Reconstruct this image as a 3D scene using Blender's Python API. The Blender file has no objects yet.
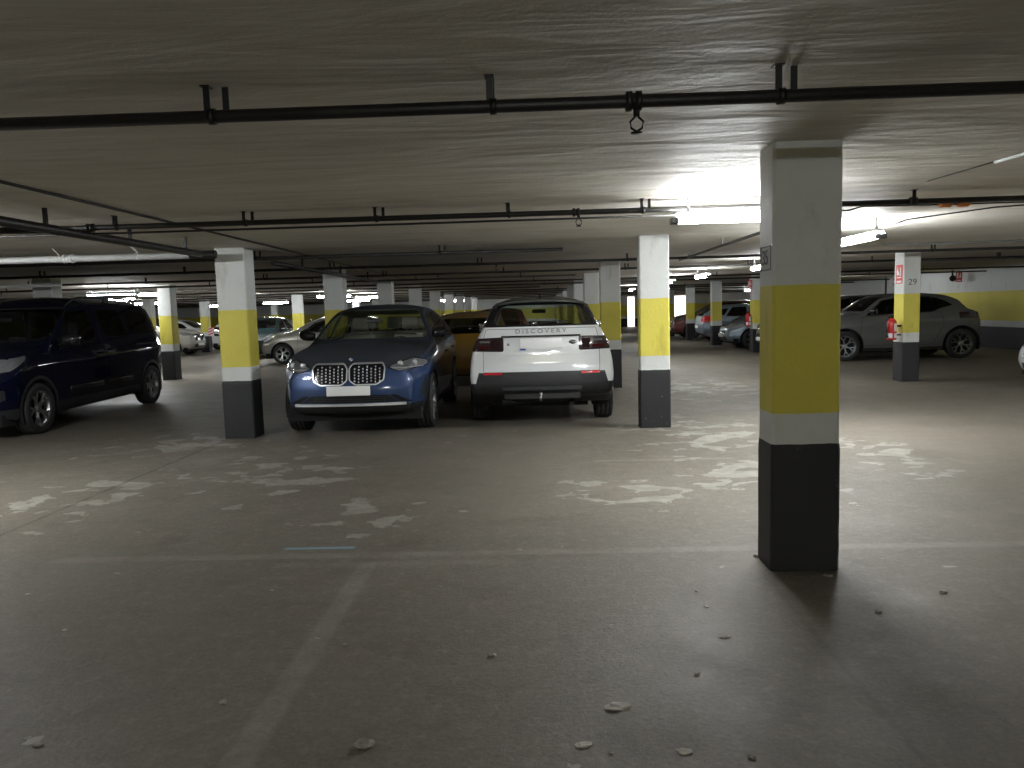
import bpy, bmesh, math, random
from mathutils import Vector, Matrix
from mathutils.bvhtree import BVHTree
random.seed(7)
PI = math.pi
S = bpy.context.scene
COL = S.collection

# ---------------------------------------------------------------- camera
cam_data = bpy.data.cameras.new('camera'); cam = bpy.data.objects.new('camera', cam_data); COL.objects.link(cam)
F, YAW, PITCH, ROLL = 767.93, -0.032, 0.096, -0.028
cam_data.sensor_width = 36.0; cam_data.lens = F / 1024 * 36.0
cam_data.clip_start = 0.05; cam_data.clip_end = 300
fw = Vector((math.sin(YAW) * math.cos(PITCH), math.cos(YAW) * math.cos(PITCH), -math.sin(PITCH)))
rt = Vector((math.cos(YAW), -math.sin(YAW), 0)); up = rt.cross(fw)
r2 = rt * math.cos(ROLL) + up * math.sin(ROLL); u2 = -rt * math.sin(ROLL) + up * math.cos(ROLL)
cam.matrix_world = Matrix(((r2.x, u2.x, -fw.x, 0), (r2.y, u2.y, -fw.y, 0), (r2.z, u2.z, -fw.z, 1.5), (0, 0, 0, 1)))
S.camera = cam
# ---------------------------------------------------------------- world, exposure
W = bpy.data.worlds.new('daylight'); S.world = W; W.use_nodes = True
W.node_tree.nodes['Background'].inputs[0].default_value = (1.0, 0.94, 0.88, 1)
W.node_tree.nodes['Background'].inputs[1].default_value = 2.2
S.view_settings.view_transform = 'Standard'; S.view_settings.look = 'None'
S.view_settings.exposure = 0.0; S.view_settings.gamma = 1.0; S.view_settings.use_curve_mapping = False
S.cycles.max_bounces = 8; S.cycles.diffuse_bounces = 6; S.cycles.glossy_bounces = 3
S.cycles.transparent_max_bounces = 12; S.cycles.caustics_reflective = False; S.cycles.caustics_refractive = False
LAMP = 245.0           # strength of a fluorescent diffuser

# ---------------------------------------------------------------- materials
def srgb(c):
    return tuple((v / 12.92 if v <= 0.04045 else ((v + 0.055) / 1.055) ** 2.4) for v in c) + (1,)
MATS = {}
def mat(name, col, rough=0.5, metal=0.0, coat=0.0, emit=None, es=0.0, spec=0.5, vary=0.0, vscale=8.0, bump=0.0, bscale=60.0):
    """col is linear rgb; every material carries some procedural variation"""
    m = bpy.data.materials.new(name); m.use_nodes = True; nt = m.node_tree; b = nt.nodes['Principled BSDF']
    b.inputs['Base Color'].default_value = tuple(col) + (1,)
    b.inputs['Roughness'].default_value = rough; b.inputs['Metallic'].default_value = metal
    b.inputs['Coat Weight'].default_value = coat; b.inputs['Coat Roughness'].default_value = 0.06
    b.inputs['Specular IOR Level'].default_value = spec
    if emit: b.inputs['Emission Color'].default_value = tuple(emit) + (1,); b.inputs['Emission Strength'].default_value = es
    if vary or bump:
        tc = nt.nodes.new('ShaderNodeTexCoord'); nz = nt.nodes.new('ShaderNodeTexNoise')
        nz.inputs['Scale'].default_value = vscale; nz.inputs['Detail'].default_value = 6
        nt.links.new(tc.outputs['Object'], nz.inputs['Vector'])
        if vary:
            mp = nt.nodes.new('ShaderNodeMapRange'); mp.inputs[3].default_value = 1 - vary; mp.inputs[4].default_value = 1 + vary
            nt.links.new(nz.outputs[0], mp.inputs[0])
            mx = nt.nodes.new('ShaderNodeMix'); mx.data_type = 'RGBA'; mx.blend_type = 'MULTIPLY'; mx.inputs[0].default_value = 1
            mx.inputs[6].default_value = tuple(col) + (1,); nt.links.new(mp.outputs[0], mx.inputs[7])
            nt.links.new(mx.outputs[2], b.inputs['Base Color'])
        if bump:
            n2 = nt.nodes.new('ShaderNodeTexNoise'); n2.inputs['Scale'].default_value = bscale; n2.inputs['Detail'].default_value = 5
            nt.links.new(tc.outputs['Object'], n2.inputs['Vector'])
            bp = nt.nodes.new('ShaderNodeBump'); bp.inputs['Strength'].default_value = bump; bp.inputs['Distance'].default_value = 0.01
            nt.links.new(n2.outputs[0], bp.inputs['Height']); nt.links.new(bp.outputs[0], b.inputs['Normal'])
    MATS[name] = m
    return m

def N(nt, t, **kw):
    n = nt.nodes.new(t)
    for k, v in kw.items():
        if k.startswith('i_'):
            key = k[2:]; n.inputs[int(key) if key.isdigit() else key].default_value = v
        else: setattr(n, k, v)
    return n
def maths(nt, op, a, b=None, c=None, clamp=False):
    n = nt.nodes.new('ShaderNodeMath'); n.operation = op; n.use_clamp = clamp
    for i, v in enumerate((a, b, c)):
        if v is None: continue
        if isinstance(v, (int, float)): n.inputs[i].default_value = v
        else: nt.links.new(v, n.inputs[i])
    return n.outputs[0]
def mixc(nt, fac, a, b, blend='MIX'):
    n = nt.nodes.new('ShaderNodeMix'); n.data_type = 'RGBA'; n.blend_type = blend
    for i, v in ((0, fac), (6, a), (7, b)):
        if isinstance(v, (int, float)): n.inputs[i].default_value = v
        elif isinstance(v, tuple): n.inputs[i].default_value = v if len(v) == 4 else v + (1,)
        else: nt.links.new(v, n.inputs[i])
    return n.outputs[2]
def noise(nt, vec, scale, detail=4, rough=0.55, stretch=None, dist=0.0):
    if stretch:
        mp = nt.nodes.new('ShaderNodeMapping'); mp.inputs['Scale'].default_value = stretch
        nt.links.new(vec, mp.inputs[0]); vec = mp.outputs[0]
    n = nt.nodes.new('ShaderNodeTexNoise'); n.inputs['Scale'].default_value = scale; n.inputs['Detail'].default_value = detail
    n.inputs['Roughness'].default_value = rough; n.inputs['Distortion'].default_value = dist
    nt.links.new(vec, n.inputs['Vector']); return n.outputs[0]
def rng(nt, v, a, b, c=0.0, d=1.0, smooth=False):
    n = nt.nodes.new('ShaderNodeMapRange'); n.inputs[1].default_value = a; n.inputs[2].default_value = b
    n.inputs[3].default_value = c; n.inputs[4].default_value = d
    if smooth: n.interpolation_type = 'SMOOTHSTEP'
    nt.links.new(v, n.inputs[0]); return n.outputs[0]
def base_nodes(name):
    m = bpy.data.materials.new(name); m.use_nodes = True; MATS[name] = m
    nt = m.node_tree; g = nt.nodes.new('ShaderNodeNewGeometry')
    return m, nt, nt.nodes['Principled BSDF'], g.outputs['Position']
def set_bump(nt, b, h, strength, dist):
    bp = nt.nodes.new('ShaderNodeBump'); bp.inputs['Strength'].default_value = strength; bp.inputs['Distance'].default_value = dist
    nt.links.new(h, bp.inputs['Height']); nt.links.new(bp.outputs[0], b.inputs['Normal'])

BLACKP = (0.012, 0.012, 0.0145, 1); WHITEP = (0.645, 0.665, 0.655, 1); YELLOWP = (0.66, 0.585, 0.085, 1)
def banded(name, zk, zw, zy, wear=True, whitetop=WHITEP):
    """black / white / yellow / white paint by height, with scuffed edges"""
    m, nt, b, pos = base_nodes(name)
    sp = nt.nodes.new('ShaderNodeSeparateXYZ'); nt.links.new(pos, sp.inputs[0])
    wob = noise(nt, pos, 7, 3); z = maths(nt, 'ADD', sp.outputs[2], rng(nt, wob, 0, 1, -0.006, 0.006))
    c = mixc(nt, maths(nt, 'GREATER_THAN', z, zk), BLACKP, WHITEP)
    c = mixc(nt, maths(nt, 'GREATER_THAN', z, zw), c, YELLOWP)
    c = mixc(nt, maths(nt, 'GREATER_THAN', z, zy), c, whitetop)
    st = noise(nt, pos, 1.3, 7, 0.7); c = mixc(nt, rng(nt, st, 0.30, 0.72, 0.35, 0.0), c, (0.62, 0.58, 0.50, 1), 'MULTIPLY')
    st2 = noise(nt, pos, 4.0, 5, 0.6, (1, 1, 0.35)); c = mixc(nt, rng(nt, st2, 0.60, 0.74, 0.0, 0.6), c, (0.55, 0.50, 0.42, 1), 'MULTIPLY')
    lo = maths(nt, 'LESS_THAN', z, zk)
    sc = noise(nt, pos, 21, 4, 0.7); chip = maths(nt, 'MULTIPLY', rng(nt, sc, 0.69, 0.71), lo)
    c = mixc(nt, maths(nt, 'MULTIPLY', chip, 0.5), c, (0.35, 0.34, 0.31, 1))
    nt.links.new(c, b.inputs['Base Color'])
    b.inputs['Roughness'].default_value = 0.62
    h = noise(nt, pos, 38, 6, 0.7); set_bump(nt, b, h, 0.35, 0.012)
    return m
banded('pillar_paint', 0.719, 0.891, 1.594)
banded('wall_paint', 0.62, 0.80, 1.66)
banded('end_wall_paint', 0.62, 0.80, 1.60)

def make_floor():
    m, nt, b, pos = base_nodes('floor_concrete')
    sp = nt.nodes.new('ShaderNodeSeparateXYZ'); nt.links.new(pos, sp.inputs[0]); X, Y = sp.outputs[0], sp.outputs[1]
    big = noise(nt, pos, 0.45, 5, 0.6); mid = noise(nt, pos, 2.2, 8, 0.68); fine = noise(nt, pos, 45, 6, 0.75)
    c = mixc(nt, rng(nt, big, 0.3, 0.7), (0.160, 0.137, 0.104, 1), (0.222, 0.197, 0.160, 1))
    c = mixc(nt, rng(nt, mid, 0.42, 0.75, 0.0, 0.55), c, (0.235, 0.222, 0.19, 1))
    c = mixc(nt, rng(nt, noise(nt, pos, 3.3, 8, 0.75, (1, 1.4, 1), 0.6), 0.52, 0.75, 0.0, 0.55), c, (0.075, 0.068, 0.055, 1))
    c = mixc(nt, rng(nt, fine, 0.35, 0.70, 0.55, 0.0), c, (0.07, 0.062, 0.05, 1))
    c = mixc(nt, rng(nt, noise(nt, pos, 13, 7, 0.75), 0.50, 0.72, 0.0, 0.45), c, (0.28, 0.262, 0.225, 1))
    c = mixc(nt, rng(nt, noise(nt, pos, 150, 3, 0.7), 0.60, 0.72, 0.0, 0.5), c, (0.36, 0.34, 0.29, 1))
    # worn off coating: pale patches with crisp outlines, gathered in a few areas
    edge = noise(nt, pos, 9, 6, 0.6)
    def area(cx, cy, rx, ry):
        a = maths(nt, 'DIVIDE', maths(nt, 'SUBTRACT', X, cx), rx); d = maths(nt, 'DIVIDE', maths(nt, 'SUBTRACT', Y, cy), ry)
        rr = maths(nt, 'SQRT', maths(nt, 'ADD', maths(nt, 'MULTIPLY', a, a), maths(nt, 'MULTIPLY', d, d)))
        return rng(nt, rr, 0.25, 1.0, 1.0, 0.0)
    A = None
    for ar in ((-2.5, 7.2, 1.3, 1.9), (-1.2, 5.6, 0.75, 0.75), (0.7, 6.2, 0.85, 1.1), (1.9, 6.9, 1.1, 1.6), (2.0, 9.0, 1.3, 2.2), (-3.9, 6.5, 0.9, 1.6), (-4.3, 9.0, 1.6, 1.4), (3.4, 7.5, 0.8, 1.6), (2.9, 14, 2.2, 3)):
        a = area(*ar); A = a if A is None else maths(nt, 'MAXIMUM', A, a)
    pn = noise(nt, pos, 3.0, 4, 0.55, (0.8, 1.1, 1), 0.4)
    v = maths(nt, 'ADD', maths(nt, 'ADD', pn, maths(nt, 'MULTIPLY', A, 0.20)), maths(nt, 'MULTIPLY', edge, 0.15))
    patch = rng(nt, v, 0.775, 0.790)
    ring = rng(nt, v, 0.765, 0.778)
    c = mixc(nt, maths(nt, 'MULTIPLY', ring, 0.35), c, (0.06, 0.053, 0.042, 1))
    pc = mixc(nt, rng(nt, noise(nt, pos, 6, 5), 0.35, 0.65), (0.25, 0.235, 0.20, 1), (0.36, 0.345, 0.30, 1))
    c = mixc(nt, maths(nt, 'MULTIPLY', patch, 0.82), c, pc)
    # faded bay lines and an expansion joint
    wearn = noise(nt, pos, 5.5, 7, 0.7)
    def line(x0, x1, y0, y1, amt, colr, soft=0.015, w0=0.38, w1=0.6):
        ix = maths(nt, 'MULTIPLY', rng(nt, X, x0 - soft, x0 + soft), rng(nt, X, x1 - soft, x1 + soft, 1, 0))
        iy = maths(nt, 'MULTIPLY', rng(nt, Y, y0 - soft, y0 + soft), rng(nt, Y, y1 - soft, y1 + soft, 1, 0))
        f = maths(nt, 'MULTIPLY', maths(nt, 'MULTIPLY', ix, iy), rng(nt, wearn, w0, w1, amt * 0.35, amt))
        return f, colr
    PAL = (0.33, 0.32, 0.28, 1)
    for L in (line(-3.1, 3.6, 4.60, 4.70, 0.34, PAL), line(-1.62, -0.15, 4.44, 4.52, 0.22, PAL), line(-1.10, -0.99, 0.5, 4.50, 0.36, PAL),
              line(0.55, 1.9, 7.42, 7.50, 0.4, PAL), line(-3.87, -3.84, 4.9, 9.3, 0.8, (0.035, 0.03, 0.025, 1)), line(-1.66, -1.20, 4.79, 4.83, 1.0, (0.20, 0.33, 0.42, 1), 0.012, 0.1, 0.3),
              line(1.22, 1.25, -3, 4.2, 0.4, (0.05, 0.045, 0.04, 1)), line(3.75, 3.83, 0.5, 4.50, 0.4, PAL)):
        c = mixc(nt, L[0], c, L[1])
    # rusty and oily stains
    c = mixc(nt, rng(nt, noise(nt, pos, 1.7, 5, 0.6), 0.60, 0.80, 0.0, 0.5), c, (0.085, 0.055, 0.035, 1))
    nt.links.new(c, b.inputs['Base Color'])
    nt.links.new(rng(nt, mid, 0.3, 0.7, 0.48, 0.72), b.inputs['Roughness'])
    b.inputs['Specular IOR Level'].default_value = 0.35
    hb = maths(nt, 'ADD', maths(nt, 'MULTIPLY', fine, 0.5), maths(nt, 'ADD', maths(nt, 'MULTIPLY', mid, 0.8), maths(nt, 'MULTIPLY', patch, -0.25)))
    set_bump(nt, b, hb, 0.55, 0.012)
make_floor()

def make_ceiling():
    m, nt, b, pos = base_nodes('ceiling_concrete')
    big = noise(nt, pos, 0.7, 5, 0.6); st = noise(nt, pos, 1.15, 5, 0.5, (0.6, 2.0, 1), 0.7); st2 = noise(nt, pos, 2.0, 5, 0.52, (0.45, 2.6, 1), 0.9)
    fine = noise(nt, pos, 50, 4, 0.7)
    c = mixc(nt, rng(nt, big, 0.3, 0.7), (0.50, 0.465, 0.40, 1), (0.60, 0.57, 0.51, 1))
    c = mixc(nt, rng(nt, st, 0.40, 0.68, 0.0, 0.42), c, (0.66, 0.64, 0.60, 1))
    c = mixc(nt, rng(nt, st2, 0.52, 0.72, 0.0, 0.38), c, (0.30, 0.27, 0.215, 1))
    nt.links.new(c, b.inputs['Base Color']); b.inputs['Roughness'].default_value = 0.7
    sp = nt.nodes.new('ShaderNodeSeparateXYZ'); nt.links.new(pos, sp.inputs[0])
    h = maths(nt, 'ADD', maths(nt, 'MULTIPLY', st, 1.0), maths(nt, 'ADD', maths(nt, 'MULTIPLY', st2, 0.5), maths(nt, 'MULTIPLY', fine, 0.05)))
    set_bump(nt, b, h, 0.6, 0.055)
make_ceiling()

mat('pipe_black', (0.018, 0.017, 0.016), 0.45, 0.3, vary=0.4, vscale=5, bump=0.2)
mat('pipe_grey', (0.10, 0.10, 0.095), 0.5, 0.2, vary=0.3)
mat('pipe_white', (0.52, 0.53, 0.52), 0.4, vary=0.15)
mat('cable', (0.02, 0.02, 0.02), 0.6)
mat('steel_dark', (0.03, 0.03, 0.03), 0.45, 0.8)
mat('steel', (0.45, 0.45, 0.46), 0.3, 1.0, vary=0.1)
mat('chrome', (0.72, 0.73, 0.75), 0.12, 1.0)
mat('chrome_satin', (0.72, 0.73, 0.75), 0.35, 0.75)
mat('chrome_bright', (0.82, 0.83, 0.85), 0.32, 0.7)
mat('rubber', (0.016, 0.016, 0.017), 0.75, vary=0.2, bump=0.15)
mat('plastic_black', (0.011, 0.011, 0.012), 0.5, vary=0.2, vscale=20)
mat('plastic_dark', (0.017, 0.018, 0.020), 0.55, vary=0.15)
mat('gloss_black', (0.010, 0.010, 0.012), 0.12, coat=0.5)
mat('gap', (0.004, 0.004, 0.004), 0.9)
mat('well', (0.006, 0.006, 0.006), 0.95)
mat('rim_silver', (0.42, 0.43, 0.44), 0.28, 0.9)
mat('rim_dark', (0.05, 0.05, 0.055), 0.35, 0.7)
mat('cloth_dark', (0.022, 0.022, 0.024), 0.9, vary=0.2, vscale=30)
mat('cloth_light', (0.36, 0.34, 0.29), 0.85, vary=0.1, vscale=30)
mat('lining_dark', (0.05, 0.05, 0.05), 0.85)
mat('lining_light', (0.40, 0.42, 0.37), 0.85)
mat('plate_white', (0.93, 0.93, 0.93), 0.35, emit=None)
mat('eu_blue', (0.02, 0.06, 0.35), 0.4)
mat('letter_grey', (0.22, 0.23, 0.24), 0.3, 0.8)
mat('ink', (0.03, 0.03, 0.035), 0.7)
mat('ink_num', (0.09, 0.09, 0.12), 0.7)
mat('ink_faint', (0.17, 0.17, 0.20), 0.7)
mat('tail_red', (0.075, 0.010, 0.010), 0.12, coat=0.8)
mat('tail_smoke', (0.030, 0.014, 0.016), 0.10, coat=0.9)
mat('reflector_red', (0.60, 0.02, 0.03), 0.25, coat=0.5)
mat('lamp_clear', (0.15, 0.155, 0.165), 0.12, 0.0, coat=1.0)
mat('lamp_white', (0.55, 0.56, 0.57), 0.15, 0.3, coat=1.0)
mat('ext_red', (0.50, 0.018, 0.018), 0.3, coat=0.5)
mat('sign_red', (0.62, 0.06, 0.05), 0.5)
mat('sign_white', (0.75, 0.76, 0.76), 0.5)
mat('amber', (0.75, 0.26, 0.06), 0.3)
mat('housing', (0.45, 0.46, 0.46), 0.45)
mat('housing_dark', (0.07, 0.07, 0.07), 0.5)
mat('paper', (0.42, 0.40, 0.35), 0.85, vary=0.2, vscale=40)
mat('stone', (0.33, 0.31, 0.27), 0.9, vary=0.35, vscale=30, bump=0.4)
mat('roundel_blue', (0.03, 0.16, 0.42), 0.3)
mat('diffuser', (0.8, 0.8, 0.8), 0.4, emit=(0.955, 0.985, 1.0), es=LAMP)
mat('diffuser_far', (0.8, 0.8, 0.8), 0.4, emit=(0.955, 0.985, 1.0), es=LAMP * 0.45)

def paint(name, col, metal=0.0, rough=0.32, dust=0.0, dustcol=(0.15, 0.148, 0.14)):
    m = bpy.data.materials.new(name); m.use_nodes = True; nt = m.node_tree; b = nt.nodes['Principled BSDF']; MATS[name] = m
    g = nt.nodes.new('ShaderNodeNewGeometry'); sp = nt.nodes.new('ShaderNodeSeparateXYZ'); nt.links.new(g.outputs['Normal'], sp.inputs[0])
    nz = noise(nt, g.outputs['Position'], 3.0, 6, 0.65)
    f = maths(nt, 'MULTIPLY', rng(nt, sp.outputs[2], 0.35, 0.88, 0.08, 1.0), rng(nt, nz, 0.25, 0.75, 0.7 * dust, dust))
    c = mixc(nt, f, tuple(col) + (1,), dustcol + (1,))
    nt.links.new(c, b.inputs['Base Color'])
    nt.links.new(maths(nt, 'ADD', maths(nt, 'MULTIPLY', f, 0.5), rough), b.inputs['Roughness'])
    b.inputs['Metallic'].default_value = metal
    nt.links.new(maths(nt, 'SUBTRACT', 1.0, maths(nt, 'MULTIPLY', f, 1.1), clamp=True), b.inputs['Coat Weight']); b.inputs['Coat Roughness'].default_value = 0.05
    return m
paint('paint_blue', (0.020, 0.052, 0.150), 0.35, 0.35, 1.0, (0.050, 0.051, 0.051))
paint('paint_white', (0.74, 0.76, 0.77), 0, 0.3, 0.08)
PN = paint('paint_navy', (0.0035, 0.005, 0.018), 0.0, 0.25, 0.0)
PN.node_tree.nodes['Principled BSDF'].inputs['Specular IOR Level'].default_value = 0.0
paint('paint_blackroof', (0.05, 0.055, 0.05), 0.0, 0.4, 0.5, (0.12, 0.125, 0.11))
paint('paint_grey', (0.12, 0.12, 0.112), 0.15, 0.45, 0.4, (0.10, 0.10, 0.095))
paint('paint_silver', (0.40, 0.385, 0.35), 0.45, 0.35, 0.1)
paint('paint_gold', (0.36, 0.20, 0.02), 0.1, 0.35, 0.25)
paint('paint_red', (0.16, 0.02, 0.015), 0.1, 0.35, 0.2)
paint('paint_teal', (0.004, 0.022, 0.025), 0.0, 0.35, 0.0)
paint('paint_bluesilver', (0.26, 0.32, 0.38), 0.5, 0.35, 0.1)
paint('paint_black', (0.012, 0.013, 0.016), 0.1, 0.35, 0.06)

def glass(name, tint, gloss=0.9):
    m = bpy.data.materials.new(name); m.use_nodes = True; nt = m.node_tree; MATS[name] = m
    nt.nodes.remove(nt.nodes['Principled BSDF']); out = nt.nodes['Material Output']
    tr = nt.nodes.new('ShaderNodeBsdfTransparent'); tr.inputs[0].default_value = tuple(tint) + (1,)
    gl = nt.nodes.new('ShaderNodeBsdfGlossy'); gl.inputs['Roughness'].default_value = 0.03; gl.inputs[0].default_value = (gloss, gloss, gloss, 1)
    lw = nt.nodes.new('ShaderNodeLayerWeight'); lw.inputs[0].default_value = 0.5; fv = maths(nt, 'MULTIPLY_ADD', maths(nt, 'POWER', lw.outputs[1], 5.0), 0.9, 0.045)
    mx = nt.nodes.new('ShaderNodeMixShader'); nt.links.new(fv, mx.inputs[0]); nt.links.new(tr.outputs[0], mx.inputs[1]); nt.links.new(gl.outputs[0], mx.inputs[2])
    nt.links.new(mx.outputs[0], out.inputs[0])
glass('glass_clear', (0.80, 0.84, 0.80)); glass('glass_tint', (0.50, 0.54, 0.52)); glass('glass_dark', (0.07, 0.075, 0.08))

# ---------------------------------------------------------------- mesh helpers
def new_obj(name, me, parent=None, loc=None):
    o = bpy.data.objects.new(name, me); COL.objects.link(o)
    if loc is not None: o.location = loc
    if parent is not None: o.parent = parent
    return o
def tag(o, label=None, cat=None, group=None, kind=None):
    if label: o['label'] = label
    if cat: o['category'] = cat
    if group: o['group'] = group
    if kind: o['kind'] = kind
    return o
def empty(name, loc, rz=0.0):
    o = bpy.data.objects.new(name, None); COL.objects.link(o); o.location = loc; o.rotation_euler = (0, 0, rz); o.empty_display_size = 0.2
    return o
class MB:
    def __init__(s): s.v = []; s.f = []; s.m = []; s.sm = []
    def add(s, vs, fs, mi=0, smooth=False):
        o = len(s.v); s.v += [tuple(v) for v in vs]; s.f += [tuple(i + o for i in f) for f in fs]
        s.m += [mi] * len(fs); s.sm += [smooth] * len(fs); return s
    def box(s, a, b, mi=0, M=None):
        x0, y0, z0 = a; x1, y1, z1 = b
        vs = [Vector(p) for p in ((x0, y0, z0), (x1, y0, z0), (x1, y1, z0), (x0, y1, z0), (x0, y0, z1), (x1, y0, z1), (x1, y1, z1), (x0, y1, z1))]
        if M is not None: vs = [M @ v for v in vs]
        return s.add(vs, [(0, 3, 2, 1), (4, 5, 6, 7), (0, 1, 5, 4), (1, 2, 6, 5), (2, 3, 7, 6), (3, 0, 4, 7)], mi)
    def rbox(s, a, b, r, mi=0, M=None, seg=3):
        """box with rounded edges"""
        bm = bmesh.new(); bmesh.ops.create_cube(bm, size=1)
        for v in bm.verts: v.co = Vector([(a[i] + b[i]) / 2 + v.co[i] * (b[i] - a[i]) for i in range(3)])
        bmesh.ops.bevel(bm, geom=bm.edges[:], offset=r, segments=seg, profile=0.5, affect='EDGES')
        bm.verts.index_update()
        vs = [(M @ v.co) if M is not None else v.co.copy() for v in bm.verts]
        s.add(vs, [[v.index for v in f.verts] for f in bm.faces], mi, True); bm.free(); return s
    def tube(s, pts, r, n=10, mi=0, caps=True):
        pts = [Vector(p) for p in pts]; rings = []
        for i, p in enumerate(pts):
            d = (pts[min(i + 1, len(pts) - 1)] - pts[max(i - 1, 0)]).normalized()
            a = Vector((0, 0, 1)) if abs(d.z) < 0.95 else Vector((1, 0, 0))
            u = d.cross(a).normalized(); w = d.cross(u)
            rr = r[i] if isinstance(r, (list, tuple)) else r
            rings.append([p + (u * math.cos(2 * PI * k / n) + w * math.sin(2 * PI * k / n)) * rr for k in range(n)])
        vs = [v for g in rings for v in g]; fs = []
        for i in range(len(rings) - 1):
            for k in range(n): fs.append((i * n + k, i * n + (k + 1) % n, (i + 1) * n + (k + 1) % n, (i + 1) * n + k))
        s.add(vs, fs, mi, True)
        if caps:
            o = len(s.v) - len(vs); s.f += [tuple(o + k for k in range(n)), tuple(o + len(vs) - n + k for k in reversed(range(n)))]
            s.m += [mi] * 2; s.sm += [False] * 2
        return s
    def lathe(s, prof, axis='z', c=(0, 0, 0), n=32, mi=0, a0=0.0, a1=2 * PI, smooth=True):
        """prof: list of (radius, height along axis)"""
        full = abs(a1 - a0 - 2 * PI) < 1e-6; k = n if full else n + 1; vs = []
        for (r, h) in prof:
            for i in range(k):
                a = a0 + (a1 - a0) * i / n; p = (r * math.cos(a), r * math.sin(a), h)
                if axis == 'x': p = (p[2], p[0], p[1])
                elif axis == 'y': p = (p[0], p[2], p[1])
                vs.append((p[0] + c[0], p[1] + c[1], p[2] + c[2]))
        fs = []
        for j in range(len(prof) - 1):
            for i in range(n):
                i2 = (i + 1) % k; fs.append((j * k + i, j * k + i2, (j + 1) * k + i2, (j + 1) * k + i))
        return s.add(vs, fs, mi, smooth)
    def build(s, name, mats, parent=None, loc=None, fix=True):
        me = bpy.data.meshes.new(name); me.from_pydata(s.v, [], s.f)
        for m in (mats if isinstance(mats, (list, tuple)) else [mats]): me.materials.append(MATS[m])
        for i, p in enumerate(me.polygons): p.material_index = s.m[i]; p.use_smooth = s.sm[i]
        if fix:
            bm = bmesh.new(); bm.from_mesh(me); bmesh.ops.remove_doubles(bm, verts=bm.verts, dist=1e-5); bmesh.ops.recalc_face_normals(bm, faces=bm.faces); bm.to_mesh(me); bm.free()
        me.update(); return new_obj(name, me, parent, loc)
def text_mesh(txt, size, depth=0.001, spacing=1.0):
    cu = bpy.data.curves.new('lettering', 'FONT'); cu.body = txt; cu.size = size; cu.extrude = depth; cu.align_x = 'CENTER'; cu.align_y = 'CENTER'; cu.space_character = spacing
    o = bpy.data.objects.new('lettering', cu); COL.objects.link(o)
    dg = bpy.context.evaluated_depsgraph_get(); me = bpy.data.meshes.new_from_object(o.evaluated_get(dg))
    bpy.data.objects.remove(o); bpy.data.curves.remove(cu); return me
def text(name, txt, size, loc, rot, m, parent=None, spacing=1.0, sx=1.0, depth=0.001):
    me = text_mesh(txt, size, depth, spacing); me.materials.clear(); me.materials.append(MATS[m])
    M = Matrix.Translation(loc) @ rot.to_4x4() @ Matrix.Diagonal((sx, 1, 1, 1)); me.transform(M)
    return new_obj(name, me, parent)
def sheet(name, co, m, kind='structure'):
    me = bpy.data.meshes.new(name); me.from_pydata([Vector(c) for c in co[0]], [], co[1]); me.materials.append(MATS[m]); me.update()
    o = new_obj(name, me); tag(o, kind=kind); return o

# ---------------------------------------------------------------- the setting
H = 2.352
X0, X1, Y0, Y1 = -30.0, 13.5, -7.0, 58.0
def slab(name, a, b, m):
    o = MB().box(a, b).build(name, m); tag(o, kind='structure'); return o
slab('floor', (X0 - .3, Y0 - .3, -0.3), (X1 + .3, Y1 + .3, 0), 'floor_concrete')
slab('ceiling', (X0 - .3, Y0 - .3, H), (X1 + .3, Y1 + .3, H + 0.3), 'ceiling_concrete')
slab('wall_left', (X0 - .3, Y0 - .3, 0), (X0, Y1 + .3, H), 'wall_paint')
slab('wall_right', (X1, Y0 - .3, 0), (X1 + .3, Y1 + .3, H), 'wall_paint')
slab('wall_back', (X0, Y0 - .3, 0), (X1, Y0, H), 'end_wall_paint')
wf = MB()      # far wall with two openings to daylight
for (a, b, z0, z1) in ((X0, 6.95, 0, H), (6.95, 7.5, 2.25, H), (7.5, 10.3, 0, H), (10.3, 11.6, 2.22, H), (11.6, X1, 0, H)):
    wf.box((a, Y1, z0), (b, Y1 + .3, z1))
tag(wf.build('wall_far', 'end_wall_paint', fix=False), kind='structure')

# ---------------------------------------------------------------- pillars
def pillar(x, y, w, d, label, name='pillar', tilt=None):
    """square concrete pillar with slightly uneven chipped arrises"""
    rnd = random.Random(int(x * 100 + y * 37)); bm = bmesh.new()
    nz = 48; c = 0.012; vs = []
    near = y < 12
    for k in range(nz + 1):
        z = H * k / nz; row = []
        for (px, py, sx, sy) in ((0, 0, 1, 1), (w, 0, -1, 1), (w, d, -1, -1), (0, d, 1, -1)):
            j = rnd.uniform(0, 0.006) if near else 0
            row.append(((px + (c + j) * sx, py) if (sx * sy < 0) else (px, py + (c + j) * sy)))
            row.append(((px, py + (c + j) * sy) if (sx * sy < 0) else (px + (c + j) * sx, py)))
        vs.append([bm.verts.new((x + a, y + b, z)) for a, b in row])
    # black skim coat: the base stands a few millimetres proud
    for k in range(nz + 1):
        z = H * k / nz
        if z < 0.719:
            for v in vs[k]:
                v.co.x += 0.005 * (1 if v.co.x > x + w / 2 else -1); v.co.y += 0.005 * (1 if v.co.y > y + d / 2 else -1)
    for k in range(nz):
        for i in range(8): bm.faces.new((vs[k][i], vs[k][(i + 1) % 8], vs[k + 1][(i + 1) % 8], vs[k + 1][i]))
    bmesh.ops.recalc_face_normals(bm, faces=bm.faces)
    me = bpy.data.meshes.new(name); bm.to_mesh(me); bm.free(); me.materials.append(MATS['pillar_paint'])
    o = new_obj(name, me); tag(o, label, 'pillar', 'yellow banded pillars of the garage'); return o
PIL = {}
PIL['A'] = pillar(1.292, 4.23, 0.37, 0.255, 'nearest and largest square pillar, yellow banded with number 35, standing alone at right')
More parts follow.
